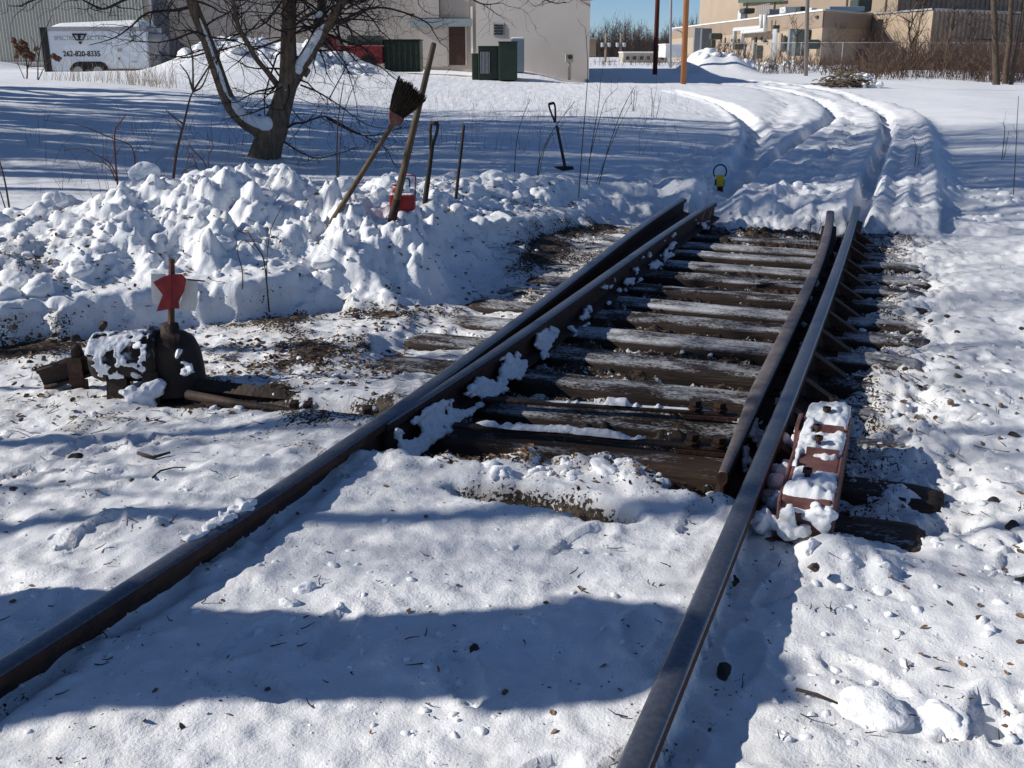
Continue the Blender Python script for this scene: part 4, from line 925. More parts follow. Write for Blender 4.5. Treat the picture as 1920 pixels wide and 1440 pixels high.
# ------------------------------------------------------------------ saplings, weeds and dry grass
def stem_at(name, px, py, Y, pts, r0, label, cat, m, seed, lvl=1, L=.25, nt=6, group=None):
    p = atY(px, py, Y); z = H(p.x, p.y); e = empty(name, (p.x, p.y, z - .05)); tag(e, label, cat, group); rn = random.Random(seed); mb = MB()
    for k, ln in enumerate(pts):
        P = [atY(x, y, Y + .15 * math.sin(k * 2.1) * i / len(ln)) - e.location for i, (x, y) in enumerate(ln)]
        if k == 0 or ln[0][1] > py - 12: P[0].z = min(P[0].z, 0)
        Q = spline(P, 4); n = len(Q); rk = r0 * (.72 if k == 0 else .42)
        rr = [rk * (1 - .75 * i / n) + .0015 for i in range(n)]; mb.tube(Q, rr, 5, 0, False)
        for t in range(nt):
            i = rn.randrange(n // 3, n); grow(mb, Q[i], ((Q[i] - Q[i - 1]).normalized() * .7 + rvec(rn) * .5), L * rn.uniform(.3, 1), max(.002, rr[i] * .5), lvl - 1, rn, 3, .2, .05, (1, 3))
    mb.build('stems', m, e, True); return e if name == 'seed_head_shrub' else solo(e)
stem_at('sapling', 320, 345, 9.6, [[(318, 345), (330, 290), (345, 230), (356, 185), (362, 172)], [(362, 172), (352, 140), (337, 120)], [(362, 172), (360, 100), (345, 55)], [(362, 172), (395, 120), (420, 85)], [(362, 172), (380, 160), (398, 112)], [(346, 234), (330, 222), (311, 206)]], .020, 'thin sapling forking at its top, left of the large tree', 'sapling', TWIG, 1, nt=1)
stem_at('sapling', 218, 352, 9.4, [[(221, 352), (217, 310), (215, 250), (225, 230), (236, 215)], [(219, 330), (205, 305), (180, 290), (155, 278), (120, 282)], [(218, 340), (200, 308), (160, 303)]], .012, 'reddish brown sapling with arching side shoots, behind the left snow heap', 'sapling', REDTWIG, 2, nt=3, L=.35)
stem_at('sapling', 252, 350, 9.6, [[(252, 350), (253, 310), (250, 285), (240, 270), (200, 255), (150, 235), (80, 225)]], .009, 'slender shoot arching far to the left over shaded snow', 'sapling', REDTWIG, 3, nt=1)
stem_at('sapling', 390, 335, 9.5, [[(392, 338), (385, 310), (365, 285), (355, 270)], [(392, 338), (390, 300), (400, 275), (395, 262)], [(390, 338), (370, 315), (345, 320), (340, 338)], [(385, 338), (360, 290), (350, 310), (345, 335)]], .009, 'tangle of thin reddish shoots just left of the large tree', 'shrub', REDTWIG, 4, nt=5, L=.3)
stem_at('sapling', 630, 305, 9.4, [[(629, 305), (632, 260), (637, 200), (645, 150)], [(630, 305), (640, 240), (652, 190), (672, 140)]], .009, 'two straight dark stems growing up between the tree and the broom', 'sapling', TWIG, 5, nt=1)
stem_at('sapling', 10, 385, 8.3, [[(16, 378), (10, 345), (0, 305), (-8, 280)], [(12, 382), (2, 365), (-6, 350)]], .010, 'dark twigs at the left edge behind the snow heap', 'sapling', TWIG, 6, nt=1)
stem_at('sapling', 72, 178, 24, [[(72, 180), (71, 150), (72, 110), (80, 70), (90, 45), (98, 28)], [(72, 150), (84, 125), (95, 108)], [(73, 108), (65, 85), (58, 68)]], .022, 'lone dark sapling in front of the white trailer end', 'sapling', TWIG, 7, nt=2, L=.6)
e = stem_at('seed_head_shrub', 49, 160, 29, [[(49, 160), (51, 130), (45, 100), (28, 75)], [(50, 135), (55, 105), (42, 76)], [(51, 130), (62, 112), (70, 92)], [(49, 150), (38, 130), (30, 110)]], .03, 'shrub with rusty brown seed heads left of the white trailer', 'shrub', REDTWIG, 8, nt=3, L=.6)
mb = MB(); rn = random.Random(6)
for (x, y) in [(25, 76), (28, 85), (33, 95), (42, 78), (48, 86), (50, 95), (55, 100), (62, 105), (38, 98), (30, 104), (68, 92), (60, 110), (48, 106), (100, 106), (110, 108), (36, 92), (57, 104)]:
    for k in range(4): mb.blob(atY(x + rn.uniform(-2, 2), y + rn.uniform(-2, 2), 29) - e.location, .05 + .03 * rn.random(), seed=k + x, amp=.8, sub=1)
mb.build('seed_heads', mat('rusty_seed_head', (.10, .045, .03), .9, var=.4), e)['kind'] = 'stuff'
for i, (px, py, Y, ln, lab) in enumerate([
    (1102, 320, 10.6, [[(1085, 318), (1092, 270), (1098, 200), (1102, 130), (1098, 55)]], 'tallest thin weed stalk reaching up across the pale building corner'),
    (1118, 318, 10.9, [[(1098, 318), (1110, 270), (1122, 200), (1126, 150)], [(1105, 300), (1120, 240), (1135, 190), (1158, 165)]], 'pair of leaning weed stalks right of the lone shovel'),
    (1140, 322, 11.2, [[(1120, 322), (1140, 280), (1165, 210), (1188, 165)], [(1112, 320), (1150, 260), (1185, 190)]], 'weed stalks leaning strongly right behind the lone shovel'),
    (966, 320, 11.5, [[(964, 318), (968, 270), (978, 225), (994, 186)]], 'single thin weed stalk left of the lone shovel'),
    (1010, 318, 10.9, [[(1005, 320), (1015, 290), (1040, 240), (1078, 190)], [(1008, 318), (1025, 270), (1060, 228)], [(1008, 318), (1012, 280), (1013, 242)]], 'fan of fine twigs behind the lone shovel'),
    (1188, 196, 24, [[(1188, 196), (1189, 182), (1190, 168)], [(1187, 196), (1184, 180), (1186, 170)], [(1189, 195), (1194, 182), (1193, 172)]], 'small dark tuft on the sunlit snow near the orange pole'),
    (1225, 215, 22, [[(1222, 218), (1223, 190), (1221, 166)], [(1226, 218), (1226, 195), (1231, 166)], [(1230, 222), (1236, 195), (1240, 175)]], 'sparse weeds on the sunlit snow beside the tyre ruts'),
    (1715, 305, 13, [[(1716, 305), (1718, 280), (1714, 262)], [(1722, 300), (1726, 280)]], 'short weeds poking out of the shaded right snow'),
    (1905, 330, 11.5, [[(1906, 330), (1905, 280), (1907, 230), (1910, 180)]], 'single tall stalk near the right edge of the snow field'),
    (1885, 265, 15, [[(1883, 268), (1884, 245), (1880, 230)], [(1886, 268), (1892, 245)]], 'few short stalks by a bump on the right snow field'),
    (480, 545, 6.2, [[(500, 522), (495, 490), (480, 462), (466, 436)], [(500, 525), (501, 480), (508, 430), (530, 385)], [(448, 548), (455, 515), (445, 470), (458, 450), (480, 470)]], 'wiry dark twigs sticking out of the cut bank face near the target'),
    (1318, 432, 9.6, [[(1305, 430), (1318, 408), (1327, 388)], [(1322, 430), (1330, 410), (1336, 390)]], 'thin stalks beside the far end of the closed blade'),
    (1525, 440, 9.0, [[(1522, 438), (1520, 420), (1527, 408)], [(1530, 440), (1538, 425), (1545, 415)]], 'thin stalks beside the far end of the open blade'),
    (330, 480, 7.3, [[(300, 440), (312, 410), (322, 380), (322, 352)]], 'bent wiry twig standing on the left snow heap')]):
    stem_at('weed', px, py, Y, ln, .0055 * max(1, Y / 12), lab, 'weed', TWIG if i not in (11,) else REDTWIG, 20 + i, nt=3, L=.18 * max(1, Y / 10))
def tuft(mb, p, n, h, rn, spread=.15, r=.004, lean=.3):
    for k in range(n):
        a = Vector(p) + Vector((rn.gauss(0, spread), rn.gauss(0, spread), -.05)); d = Vector((rn.gauss(.05, lean), rn.gauss(0, lean), 1)); hh = h * rn.uniform(.4, 1.1)
        q1 = a + d * hh * .55; q2 = a + d * hh + Vector((rn.gauss(0, .12), rn.gauss(0, .12), -.05)) * hh
        mb.tube([a, q1, q2], [r, r * .8, r * .4], 3, 0, False)
mb = MB(); rn = random.Random(31)
for k in range(120):
    px = rn.uniform(95, 320) if rn.random() < .75 else rn.gauss(262, 25); dd = rn.uniform(24, 33)
    p = atY(px, 100, dd); tuft(mb, (p.x, p.y, H(p.x, p.y)), rn.randint(1, 4), rn.uniform(.25, 1.0), rn, .25, .0045, .22)
tag(mb.build('dry_grass', STRAW), kind='stuff')
mb = MB()
for k in range(260):
    px = rn.uniform(640, 1300); dd = rn.uniform(14, 30); p = atY(px, 100, dd); tuft(mb, (p.x, p.y, H(p.x, p.y)), rn.randint(1, 3), rn.uniform(.15, .5), rn, .08, .0022, .25)
for k in range(50):
    px = rn.uniform(30, 470); dd = rn.uniform(9, 16); p = atY(px, 100, dd); tuft(mb, (p.x, p.y, H(p.x, p.y)), 2, rn.uniform(.2, .5), rn, .08, .0025, .35)
tag(mb.build('sparse_weeds', REDTWIG), kind='stuff')

# ------------------------------------------------------------------ debris
rn = random.Random(77)
def place(n, region, accept=None):
    out = []
    while len(out) < n:
        x, y = region(); 
        if accept is None or accept(x, y): out.append((x, y))
    P = np.array(out); z = Hs(P); return [(a, b, c) for (a, b), c in zip(out, z)]
def vis_pt(px0, px1, py0, py1):
    def f():
        p = at(rn.uniform(px0, px1), rn.uniform(py0, py1), .02); return p.x, p.y
    return f
def leaf(mb, p, sz, rn):
    q = Matrix.Rotation(rn.random() * 6.28, 3, 'Z') @ Matrix.Rotation(rn.gauss(0, .5), 3, 'X') @ Matrix.Rotation(rn.gauss(0, .4), 3, 'Y'); w_ = rn.uniform(.35, .7)
    vs = [Vector((-.5, 0, .02)), Vector((-.15, -w_ / 2, .12)), Vector((.3, -w_ / 2.6, .05)), Vector((.55, 0, .1)), Vector((.25, w_ / 2.3, .16)), Vector((-.2, w_ / 2, .1)), Vector((0, 0, -.02))]
    b = Vector(p) + Vector((0, 0, sz * .12))
    mb.add([b + q @ v * sz for v in vs], [(6, 0, 1), (6, 1, 2), (6, 2, 3), (6, 3, 4), (6, 4, 5), (6, 5, 0)])
litter = MB(); twl = MB()
regs = [(vis_pt(20, 700, 560, 800), 420, .03), (vis_pt(700, 1010, 420, 640), 420, .034), (vis_pt(820, 1020, 885, 915), 220, .028), (vis_pt(1000, 1400, 890, 960), 120, .024), (vis_pt(0, 1500, 880, 1430), 100, .018), (vis_pt(1600, 1915, 480, 1430), 70, .024),
        (vis_pt(1270, 1400, 895, 950), 70, .026), (vis_pt(420, 760, 640, 720), 260, .03), (vis_pt(1500, 1740, 430, 800), 260, .034), (vis_pt(900, 1500, 430, 860), 160, .03), (vis_pt(60, 380, 580, 720), 220, .032), (vis_pt(980, 1230, 410, 450), 90, .045)]
for f, n, sz in regs:
    for p in place(n, f): leaf(litter, p, sz * rn.uniform(.5, 1.3), rn)
def bankp():
    t = rn.random() * 11; 
    x = rn.uniform(-4, 1.2); y = rn.uniform(5.8, 9.5); return x, y
BF = lambda x, y: (polydist(np.array([x]), np.array([y]), FOOT)[0][0] * polydist(np.array([x]), np.array([y]), FOOT)[1][0])
for p in place(120, bankp, lambda x, y: .15 < BF(x, y) < 1.3): leaf(litter, p, .05 * rn.uniform(.4, 1.1), rn)
for f, n, sz in ((vis_pt(0, 1900, 850, 1430), 75, .045), (vis_pt(1600, 1915, 480, 1000), 60, .07), (vis_pt(20, 900, 560, 830), 200, .08), (vis_pt(1550, 1740, 430, 800), 120, .10), (vis_pt(900, 1020, 430, 500), 110, .16)):
    for p in place(n, f):
        L = sz * rn.uniform(.3, 1.2); a = rn.random() * 6.28; d = Vector((math.cos(a), math.sin(a), rn.gauss(.05, .15))); b = Vector(p) + Vector((0, 0, .006))
        twl.tube([b - d * L / 2, b + Vector((rn.gauss(0, .1), rn.gauss(0, .1), .06)) * L, b + d * L / 2 + Vector((0, 0, .01))], [.0022, .002, .001], 3, 0, False)
tag(litter.build('leaf_litter', LEAF), kind='stuff'); tag(twl.build('fallen_twigs', TWIG), kind='stuff')
# single sticks one can point at
for i, (pts, r, lab) in enumerate([
    ([(1490, 1313), (1530, 1322), (1568, 1340)], .0045, 'dark straight stick lying on snow near the bottom right'),
    ([(290, 935), (305, 922), (330, 917), (352, 917)], .004, 'curved twig lying on snow left of the left rail'),
    ([(262, 878), (290, 884), (322, 876)], .007, 'short dark piece of bark left of the left rail'),
    ([(1415, 745), (1418, 770), (1410, 800)], .0, '')]):
    if not lab: continue
    P = [at(x, y, .03) for x, y in pts]
    for p in P: p.z = H(p.x, p.y) + .012
    o = MB().tube([p - P[0] for p in P], [r, r, r * .6], 6).build('stick', TWIG, None, True); o.location = P[0]; tag(o, lab, 'stick')
# stones
def stone(px, py, r, dark, label, group):
    p = at(px, py, .03)
    for _ in range(3): p = at(px, py, H(p.x, p.y))
    rnd = rn.random() * 50; mb = MB(); mb.chunk((0, 0, -r * .08), r, seed=rnd, sub=3, squash=(1.1, .85, .75), rough=.06)
    o = mb.build('stone', DSTONE if dark else STONE, None, False); o.location = p; o.rotation_euler = (0, 0, rn.random() * 6.28); tag(o, label, 'stone', group); return o
big = [(142, 857, .028, 1, 'round dark stone left of the rail, largest in the foreground left'), (27, 917, .022, 1, 'dark stone at the left edge of the picture'), (118, 903, .015, 0, 'brownish stone on snow between two leftmost dark stones'),
       (247, 900, .014, 0, 'small brown stone on the snow below the switch stand'), (887, 1217, .022, 1, 'black angular stone in the middle of the large foreground shadow'),
       (1357, 1260, .034, 1, 'flat dark stone in shadow beside the near end of the right rail'), (1780, 856, .022, 0, 'pale brown stone on snow right of the red guard'), (1835, 833, .025, 0, 'tan flat stone, upper right of the red guard'),
       (1862, 938, .022, 1, 'dark stone on sunlit snow right of the half buried tie'), (1898, 985, .028, 1, 'dark brown stone at the right edge, highest of three'), (1912, 1030, .026, 0, 'brown stone at the right edge, middle of three'),
       (1912, 1087, .024, 1, 'black stone at the right edge, lowest of three'), (1838, 1162, .014, 1, 'small black stone on the sunlit snow near the bottom right'), (1525, 1063, .02, 0, 'small brown stone beside the rail shadow edge')]
for a in big: stone(*a, 'stones on the trampled snow')
def clustered(cs, n):
    for k in range(n):
        cx, cy, sx, sy = rn.choice(cs); yield rn.gauss(cx, sx), rn.gauss(cy, sy)
for px, py in clustered([(1800, 640, 30, 22), (1830, 600, 35, 12), (1750, 700, 22, 18), (1815, 710, 20, 22), (1745, 660, 15, 15), (1880, 760, 20, 30), (1700, 760, 18, 14)], 22):
    stone(min(px, 1915), py, rn.uniform(.010, .026), rn.random() < .4, 'small brown ballast stone on the snow slope right of the track', 'ballast on the right snow slope')
for px, py in clustered([(560, 660, 60, 14), (690, 610, 50, 10), (470, 690, 40, 12), (720, 690, 30, 14), (640, 720, 50, 12), (430, 640, 30, 10)], 70):
    stone(px, py, rn.uniform(.010, .022), rn.random() < .4, 'small ballast stone on trampled snow left of the track', 'ballast left of the track')
for k in range(26):
    px, py = rn.uniform(20, 330), rn.uniform(600, 680)
    stone(px, py, rn.uniform(.012, .026), True, 'dark stone at the foot of the cut snow bank', 'stones under the cut bank')
# loose snow clods
mb = MB()
for k in range(900):
    x, y = rn.uniform(-5.2, 1.6), rn.uniform(5.6, 11)
    b = BF(x, y)
    if not (.18 < b < 1.75) or (abs(x - hc.x) < .22 and hc.y - .55 < y < hc.y + .1): continue
    r = (.016 + .15 * rn.random() ** 4.0) * (1 if x < .3 else .55); mb.chunk((x, y, H(x, y) - r * .1), r, seed=k + .5, sub=4 if r > .09 else 3, squash=(1.1, .9, .75))
for f, n, s_ in ((vis_pt(0, 1190, 880, 1435), 260, .017), (vis_pt(1450, 1915, 960, 1435), 150, .02), (vis_pt(860, 1480, 440, 850), 240, .018), (vis_pt(1560, 1730, 440, 830), 90, .024), (vis_pt(1620, 1915, 430, 950), 150, .024), (vis_pt(1250, 1915, 350, 425), 260, .06), (vis_pt(560, 700, 640, 830), 40, .025), (vis_pt(60, 900, 560, 850), 160, .02)):
    for (x, y, z) in place(n, f):
        r = s_ * (.2 + 1.1 * rn.random() ** 2.5); mb.chunk((x, y, z - r * .12), r, seed=rn.random() * 99, sub=2 if r < .02 else 3, squash=(1.15, .9, .65))
for (x, y, z) in place(60, vis_pt(900, 1400, 895, 945)):
    r = .034 * (.2 + rn.random() ** 2); mb.chunk((x, y, z - r * .2), r, seed=rn.random() * 99, sub=3, squash=(1.3, .9, .7), rough=.22)
for px0, px1, Yp, n in ((300, 690, 43.8, 70), (1290, 1420, 68.5, 30), (1330, 1560, 75, 60)):
    for k in range(n):
        p = atY(rn.uniform(px0, px1), 100, Yp + rn.uniform(-1.2, 1.2)); r = rn.uniform(.10, .42); mb.chunk((p.x, p.y, H(p.x, p.y) - .05), r, seed=rn.random() * 99, sub=3)
tag(mb.build('loose_snow_clods', SNOWC, None, True), kind='stuff')
for i, (px, py, r, lab) in enumerate([(1640, 1335, .06, 'largest smooth snow lump at the lower right'), (1765, 1350, .048, 'steep snow lump beside the largest one at the lower right'), (1523, 1042, .032, 'white snow lump at the edge of the rail shadow'), (572, 1120, .024, 'upright snow lump on the edge of the foreground shadow'), (545, 1145, .026, 'flat snow lump left of the upright one by the foreground shadow'), (1135, 905, .05, 'tall rounded snow lump in front of the bare brown tie')]):
    p = at(px, py, .06); p.z = H(p.x, p.y); o = MB().blob((0, 0, -r * .12), r, seed=i + 40.3, amp=.38, sub=4, squash=(1.5, 1.1, .62), freq=1.1).build('snow_lump', SNOWC, None, True); o.location = p; tag(o, lab, 'snow lump')

# ------------------------------------------------------------------ buildings and yard behind
STUCCO = mat('cream_stucco', (.40, .365, .335), .9, col2=(.46, .42, .385), scale=.5, bump=.15, bscale=12)
STUCCO2 = mat('tan_stucco', (.36, .325, .29), .9, col2=(.42, .38, .345), scale=.4, bump=.15, bscale=12)
METAL = mat('olive_grey_cladding', (.30, .305, .27), .6, col2=(.37, .37, .325), scale=.8, stretch=(1, 1, .15))
DKBROWN = mat('dark_brown_door', (.045, .022, .018), .6, var=.15)
LINT = mat('blue_grey_trim', (.22, .27, .29), .6, var=.1)
WHITEP = mat('white_paint', (.70, .71, .71), .5, var=.05, scale=2)
GREYT = mat('grey_trim', (.33, .33, .34), .5, var=.12)
DKGREEN = mat('dark_green_paint', (.016, .030, .020), .55, col2=(.028, .048, .030), scale=3)
BLACKP = mat('black_paint', (.012, .012, .013), .6, var=.2)
GLASS = mat('dark_glass', (.015, .018, .018), .12, var=.2, spec=.6)
BUILD = bpy.context.view_layer
def wallpoly(name, pts, z0, z1, m, parent, close=False, th=None):
    """walls standing on a ground polyline, closed with a roof when close is set"""
    mb = MB(); n = len(pts); rngk = range(n) if close else range(n - 1)
    for k in rngk:
        a, b = pts[k], pts[(k + 1) % n]; mb.add([(a[0], a[1], z0), (b[0], b[1], z0), (b[0], b[1], z1), (a[0], a[1], z1)], [(0, 1, 2, 3)])
    if close: mb.add([(p[0], p[1], z1) for p in pts], [tuple(range(n))])
    return mb.build(name, m, parent)
def slab(name, px0, px1, py0, py1, Y0, Y1, proud, m, parent, depth=.06, loc=None):
    """a flat piece on a wall that runs from Y0 at px0 to Y1 at px1; stands proud of it"""
    a, b = atY(px0, py0, Y0 - proud), atY(px1, py0, Y1 - proud); zt = (a.z + b.z) / 2; zb = (atY(px0, py1, Y0).z + atY(px1, py1, Y1).z) / 2
    mb = MB(); P = [Vector((a.x, a.y, zb)), Vector((b.x, b.y, zb)), Vector((b.x, b.y, zt)), Vector((a.x, a.y, zt))]
    mb.prism(P, (0, 0, 0), (0, depth, 0)); o = mb.build(name, m, parent); return o
# cream wing and main wall, one building
sb = empty('stucco_building', (0, 0, 0)); tag(sb, 'cream plastered building with a brown door, a louvre and a projecting wing', 'building')
wl, wr = atY(893, 100, 48.4), atY(1105, 100, 47.2); far_r = atY(1103, 100, 92); far_l = Vector((wl.x * 92 / 48.4 + .4, 92, 0))
wallpoly('wing', [wl, wr, far_r, far_l], -.6, 4.9, STUCCO, sb, True)
ml, mr_ = atY(225, 100, 62.15), atY(893, 100, 60.5)
wallpoly('main_wall', [ml, mr_, (mr_.x, 90), (ml.x, 92)], -.6, 7.0, STUCCO2, sb, True)
def mY(px): return 62.0 + (px - 283) / 610 * -1.5
def mw(name, px0, px1, py0, py1, proud, m, depth=.06): return slab(name, px0, px1, py0, py1, mY(px0), mY(px1), proud, m, sb, depth)
d_ = mw('door', 841, 872, 51, 122, .05, DKBROWN, .04); 
mw('door_frame', 838, 841, 49, 122, .08, STUCCO, .10); mw('door_frame', 872, 875, 49, 122, .08, STUCCO, .10)
mw('lintel', 771, 884, 35, 50, .5, LINT, .5)
mw('panel', 781, 822, -30, 34, .30, STUCCO, .30); mw('pillar', 786, 838, 50, 125, .12, STUCCO, .12); mw('upper_panel', 824, 879, -30, 33, .06, STUCCO2, .06)
mw('pipe', 882, 886, 12, 100, .25, WHITEP, .2); mw('pipe', 276, 280, -30, 100, .15, WHITEP, .12)
mw('joint', 598, 600, -30, 120, .03, GREYT, .03); mw('joint', 452, 454, -30, 120, .03, GREYT, .03)
def wY(px): return 48.4 + (px - 893) / 212 * -1.2
lv_ = slab('louvre', 924, 945, 43, 67, wY(924), wY(945), .05, GREYT, sb, .05)
mb = MB()
for k in range(4):
    a = slab('slat', 926, 943, 46 + 5.2 * k, 49.4 + 5.2 * k, wY(926), wY(943), .09, BLACKP, lv_, .04)
slab('eave', 1088, 1112, -2, 1, wY(1088), wY(1112) - .2, .5, RED, sb, .5)
# meter on the wing
ub = empty('utility_box', atY(960, 110, 46.6)); tag(ub, 'pale blue grey utility cabinet capped with snow, against the cream wing', 'utility cabinet')
def at_off(e, px, py, Y): return atY(px, py, Y) - Vector(e.location)
def boxpx(name, e, px0, px1, py0, py1, Y, dep, m, bev=.02):
    a, b = at_off(e, px0, py1, Y), at_off(e, px1, py0, Y); o = MB().box((a.x, a.y, a.z), (b.x, a.y + dep, b.z)).build(name, m, e)
    if bev: bevel(o, bev)
    return o
boxpx('cabinet', ub, 958, 983, 73, 135, 46.6, .5, LINT); boxpx('snow_cap', ub, 959, 982, 69.5, 73.2, 46.62, .46, SNOWC, .05)
mt = empty('electric_meter', atY(1066, 130, 46.9)); tag(mt, 'beige electric meter on a post by the wing corner', 'meter')
BEIGE = mat('beige_metal', (.42, .38, .31), .6, var=.1)
boxpx('meter_box', mt, 1060, 1075, 101, 117, 46.8, .3, BEIGE); boxpx('meter_post', mt, 1065, 1071, 117, 150, 46.9, .14, BEIGE)
c = at_off(mt, 1069, 107, 46.78); MB().tube([c, c + Vector((0, -.12, 0))], .1, 14).build('dial', GLASS, mt)
# green transformer cabinet
tf = empty('transformer_cabinet', atY(930, 140, 44)); tag(tf, 'large dark green utility cabinet with a grille in front of the cream wing', 'utility cabinet')
boxpx('tall_box', tf, 935, 970, 79, 150, 44.0, 1.5, DKGREEN, .03); boxpx('low_box', tf, 897, 934.5, 87, 150, 44.3, 1.2, DKGREEN, .03); boxpx('side_box', tf, 885, 896.5, 100, 150, 44.4, .9, DKGREEN, .03)
g_ = boxpx('grille', tf, 900, 919, 97, 138, 44.25, .06, BLACKP, 0)
for k in range(7): boxpx('bar', tf, 901 + 2.6 * k, 902 + 2.6 * k, 97, 138, 44.2, .05, GREYT, 0).parent = tf
boxpx('lid', tf, 934, 971, 77.5, 79.5, 43.95, 1.6, DKGREEN, 0); boxpx('lid', tf, 896, 934, 86, 87.5, 44.2, 1.35, DKGREEN, 0)
# dumpster
dm = empty('dumpster', atY(755, 125, 50)); tag(dm, 'dark green ribbed waste container behind the snow heap', 'dumpster')
boxpx('bin', dm, 721, 787, 76, 135, 50, 1.6, DKGREEN, .03)
for k in range(6): boxpx('rib', dm, 727 + 10.5 * k, 729.5 + 10.5 * k, 79, 135, 49.92, .09, DKGREEN, 0)
boxpx('lid', dm, 720, 788, 73.5, 76, 49.9, 1.8, BLACKP, .02)
# red pickup behind the heap
REDV = mat('red_car_paint', (.22, .016, .016), .3, var=.1, spec=.5)
rt = empty('pickup_truck', atY(660, 115, 49.5)); tag(rt, 'red pickup truck mostly hidden behind a snow heap', 'pickup truck')
boxpx('cargo_bed', rt, 629, 716, 86, 120, 49.5, 1.9, REDV, .06)
cb = boxpx('cab', rt, 586, 629, 66, 118, 49.45, 1.95, REDV, .12); boxpx('window', rt, 595, 620, 71, 88, 49.4, .06, GLASS, .01); boxpx('bonnet', rt, 552, 586, 90, 118, 49.5, 1.9, REDV, .1)
boxpx('bed_box', rt, 651, 716, 66.5, 85, 49.9, 1.1, mat('grey_green_box', (.05, .055, .045), .4, col2=(.10, .11, .08), scale=2), .03)
for px in (575, 690): c = at_off(rt, px, 118, 49.45); MB().tube([c, c + Vector((0, .25, 0))], .36, 20).build('wheel', BLACKP, rt)
# olive metal-clad building
mbd = empty('metal_building', (0, 0, 0)); tag(mbd, 'olive grey building with vertical metal cladding behind the white trailer', 'building')
pl0, pr0 = atY(-120, 100, 56.2), atY(277, 100, 54.6)
mb = MB(); d = pr0 - pl0; L = d.xy.length; nrib = int(L / .17); prev = None; nrm = Vector((d.y, -d.x, 0)).normalized()
pts = []
for k in range(nrib):
    for f, o_ in ((0, 0), (.5, 0), (.65, .028), (.85, .028), (1, 0)): pts.append(pl0 + d * ((k + f) / nrib) + nrm * o_)
for k in range(len(pts) - 1):
    a, b = pts[k], pts[k + 1]; mb.add([(a.x, a.y, -.4), (b.x, b.y, -.4), (b.x, b.y, 5.4), (a.x, a.y, 5.4)], [(0, 1, 2, 3)])
mb.build('cladding', METAL, mbd)
wallpoly('walls', [pl0 + Vector((0, .12, 0)), pr0 + Vector((0, .12, 0)), pr0 + Vector((-.8, 1.2, 0)), pl0 + Vector((0, 12, 0))], -.4, 5.35, METAL, mbd, True)
slab('base_trim', -100, 276, 116, 119, 56.1, 54.6, .12, GREYT, mbd, .05)
# ---- white trailer with lettering
TY = 43.0
tr = empty('utility_trailer', atY(185, 140, TY)); tag(tr, 'white enclosed trailer with black lettering and snow on its roof', 'trailer')
TRW = mat('white_trailer_panel', (.66, .69, .71), .45, var=.03, scale=1.5)
def tb(name, x0, x1, y0, y1, dY, dep, m, bev=.0, par=None): 
    o = boxpx(name, tr, x0, x1, y0, y1, TY + dY, dep, m, bev); return o
tb('body', 86, 272, 58, 131, 0, 2.0, TRW, .015); tb('lower_skirt', 92, 272, 131, 140, .03, 1.9, TRW, .0)
tb('roof_trim', 86, 272, 50, 58, -.02, 2.04, GREYT, .02); tb('corner_trim', 84.5, 87, 51, 135, -.03, .12, BLACKP, 0)
tb('nose', 272, 296, 60, 133, .25, 1.5, mat('dull_trailer_nose', (.30, .29, .29), .5, var=.1), .25)
tb('side_door', 218, 253, 62, 128, -.012, .02, TRW, .008); tb('door_latch', 220, 227, 90, 97, -.05, .06, GREYT, .008); tb('hinge', 246, 256, 67, 69, -.03, .03, GREYT, 0); tb('hinge', 246, 256, 115, 117, -.03, .03, GREYT, 0)
tb('lamp', 222, 224, 108, 112, -.05, .05, RED, 0); tb('lower_rail', 150, 296, 129.5, 132, -.03, .05, mat('brown_rail', (.12, .06, .05), .7), 0)
mb = MB()                                              # snow on the roof
a, b = at_off(tr, 95, 50, TY), at_off(tr, 266, 50, TY); n = 40
hs = []
for i in range(n + 1):
    f = i / n; hgt = .25 * min(1, f * 14) ** .5 * min(1, (1 - f) * 10) ** .5 * (.55 + .55 * f) 
    for j in range(9):
        g = j / 8; e_ = min(1, min(g, 1 - g) * 6) ** .5; mb.v.append((a.x + (b.x - a.x) * f, a.y + .04 + 1.9 * g, a.z + .005 + hgt * e_))
for i in range(n):
    for j in range(8): q = i * 9 + j; mb.f.append((q, q + 9, q + 10, q + 1)); mb.m.append(0)
mb.build('roof_snow', SNOWC, tr, True)
ar = MB(); P = [(130, 131), (134, 123), (140, 117.5), (148, 115.5), (188, 115.5), (196, 118), (201, 124), (204, 131)]
ar.prism([at_off(tr, x, y, TY - .02) for x, y in P], (0, 0, 0), (0, .015, 0)); ar.build('wheel_arch', BLACKP, tr)
for px in (147, 184):
    c = at_off(tr, px, 134, TY - .06); w_ = MB().tube([c, c + Vector((0, .03, 0))], .30, 24).build('wheel', BLACKP, tr); c2 = c + Vector((0, -.012, 0)); MB().tube([c2, c2 + Vector((0, .014, 0))], .19, 20).build('rim', GREYT, w_)
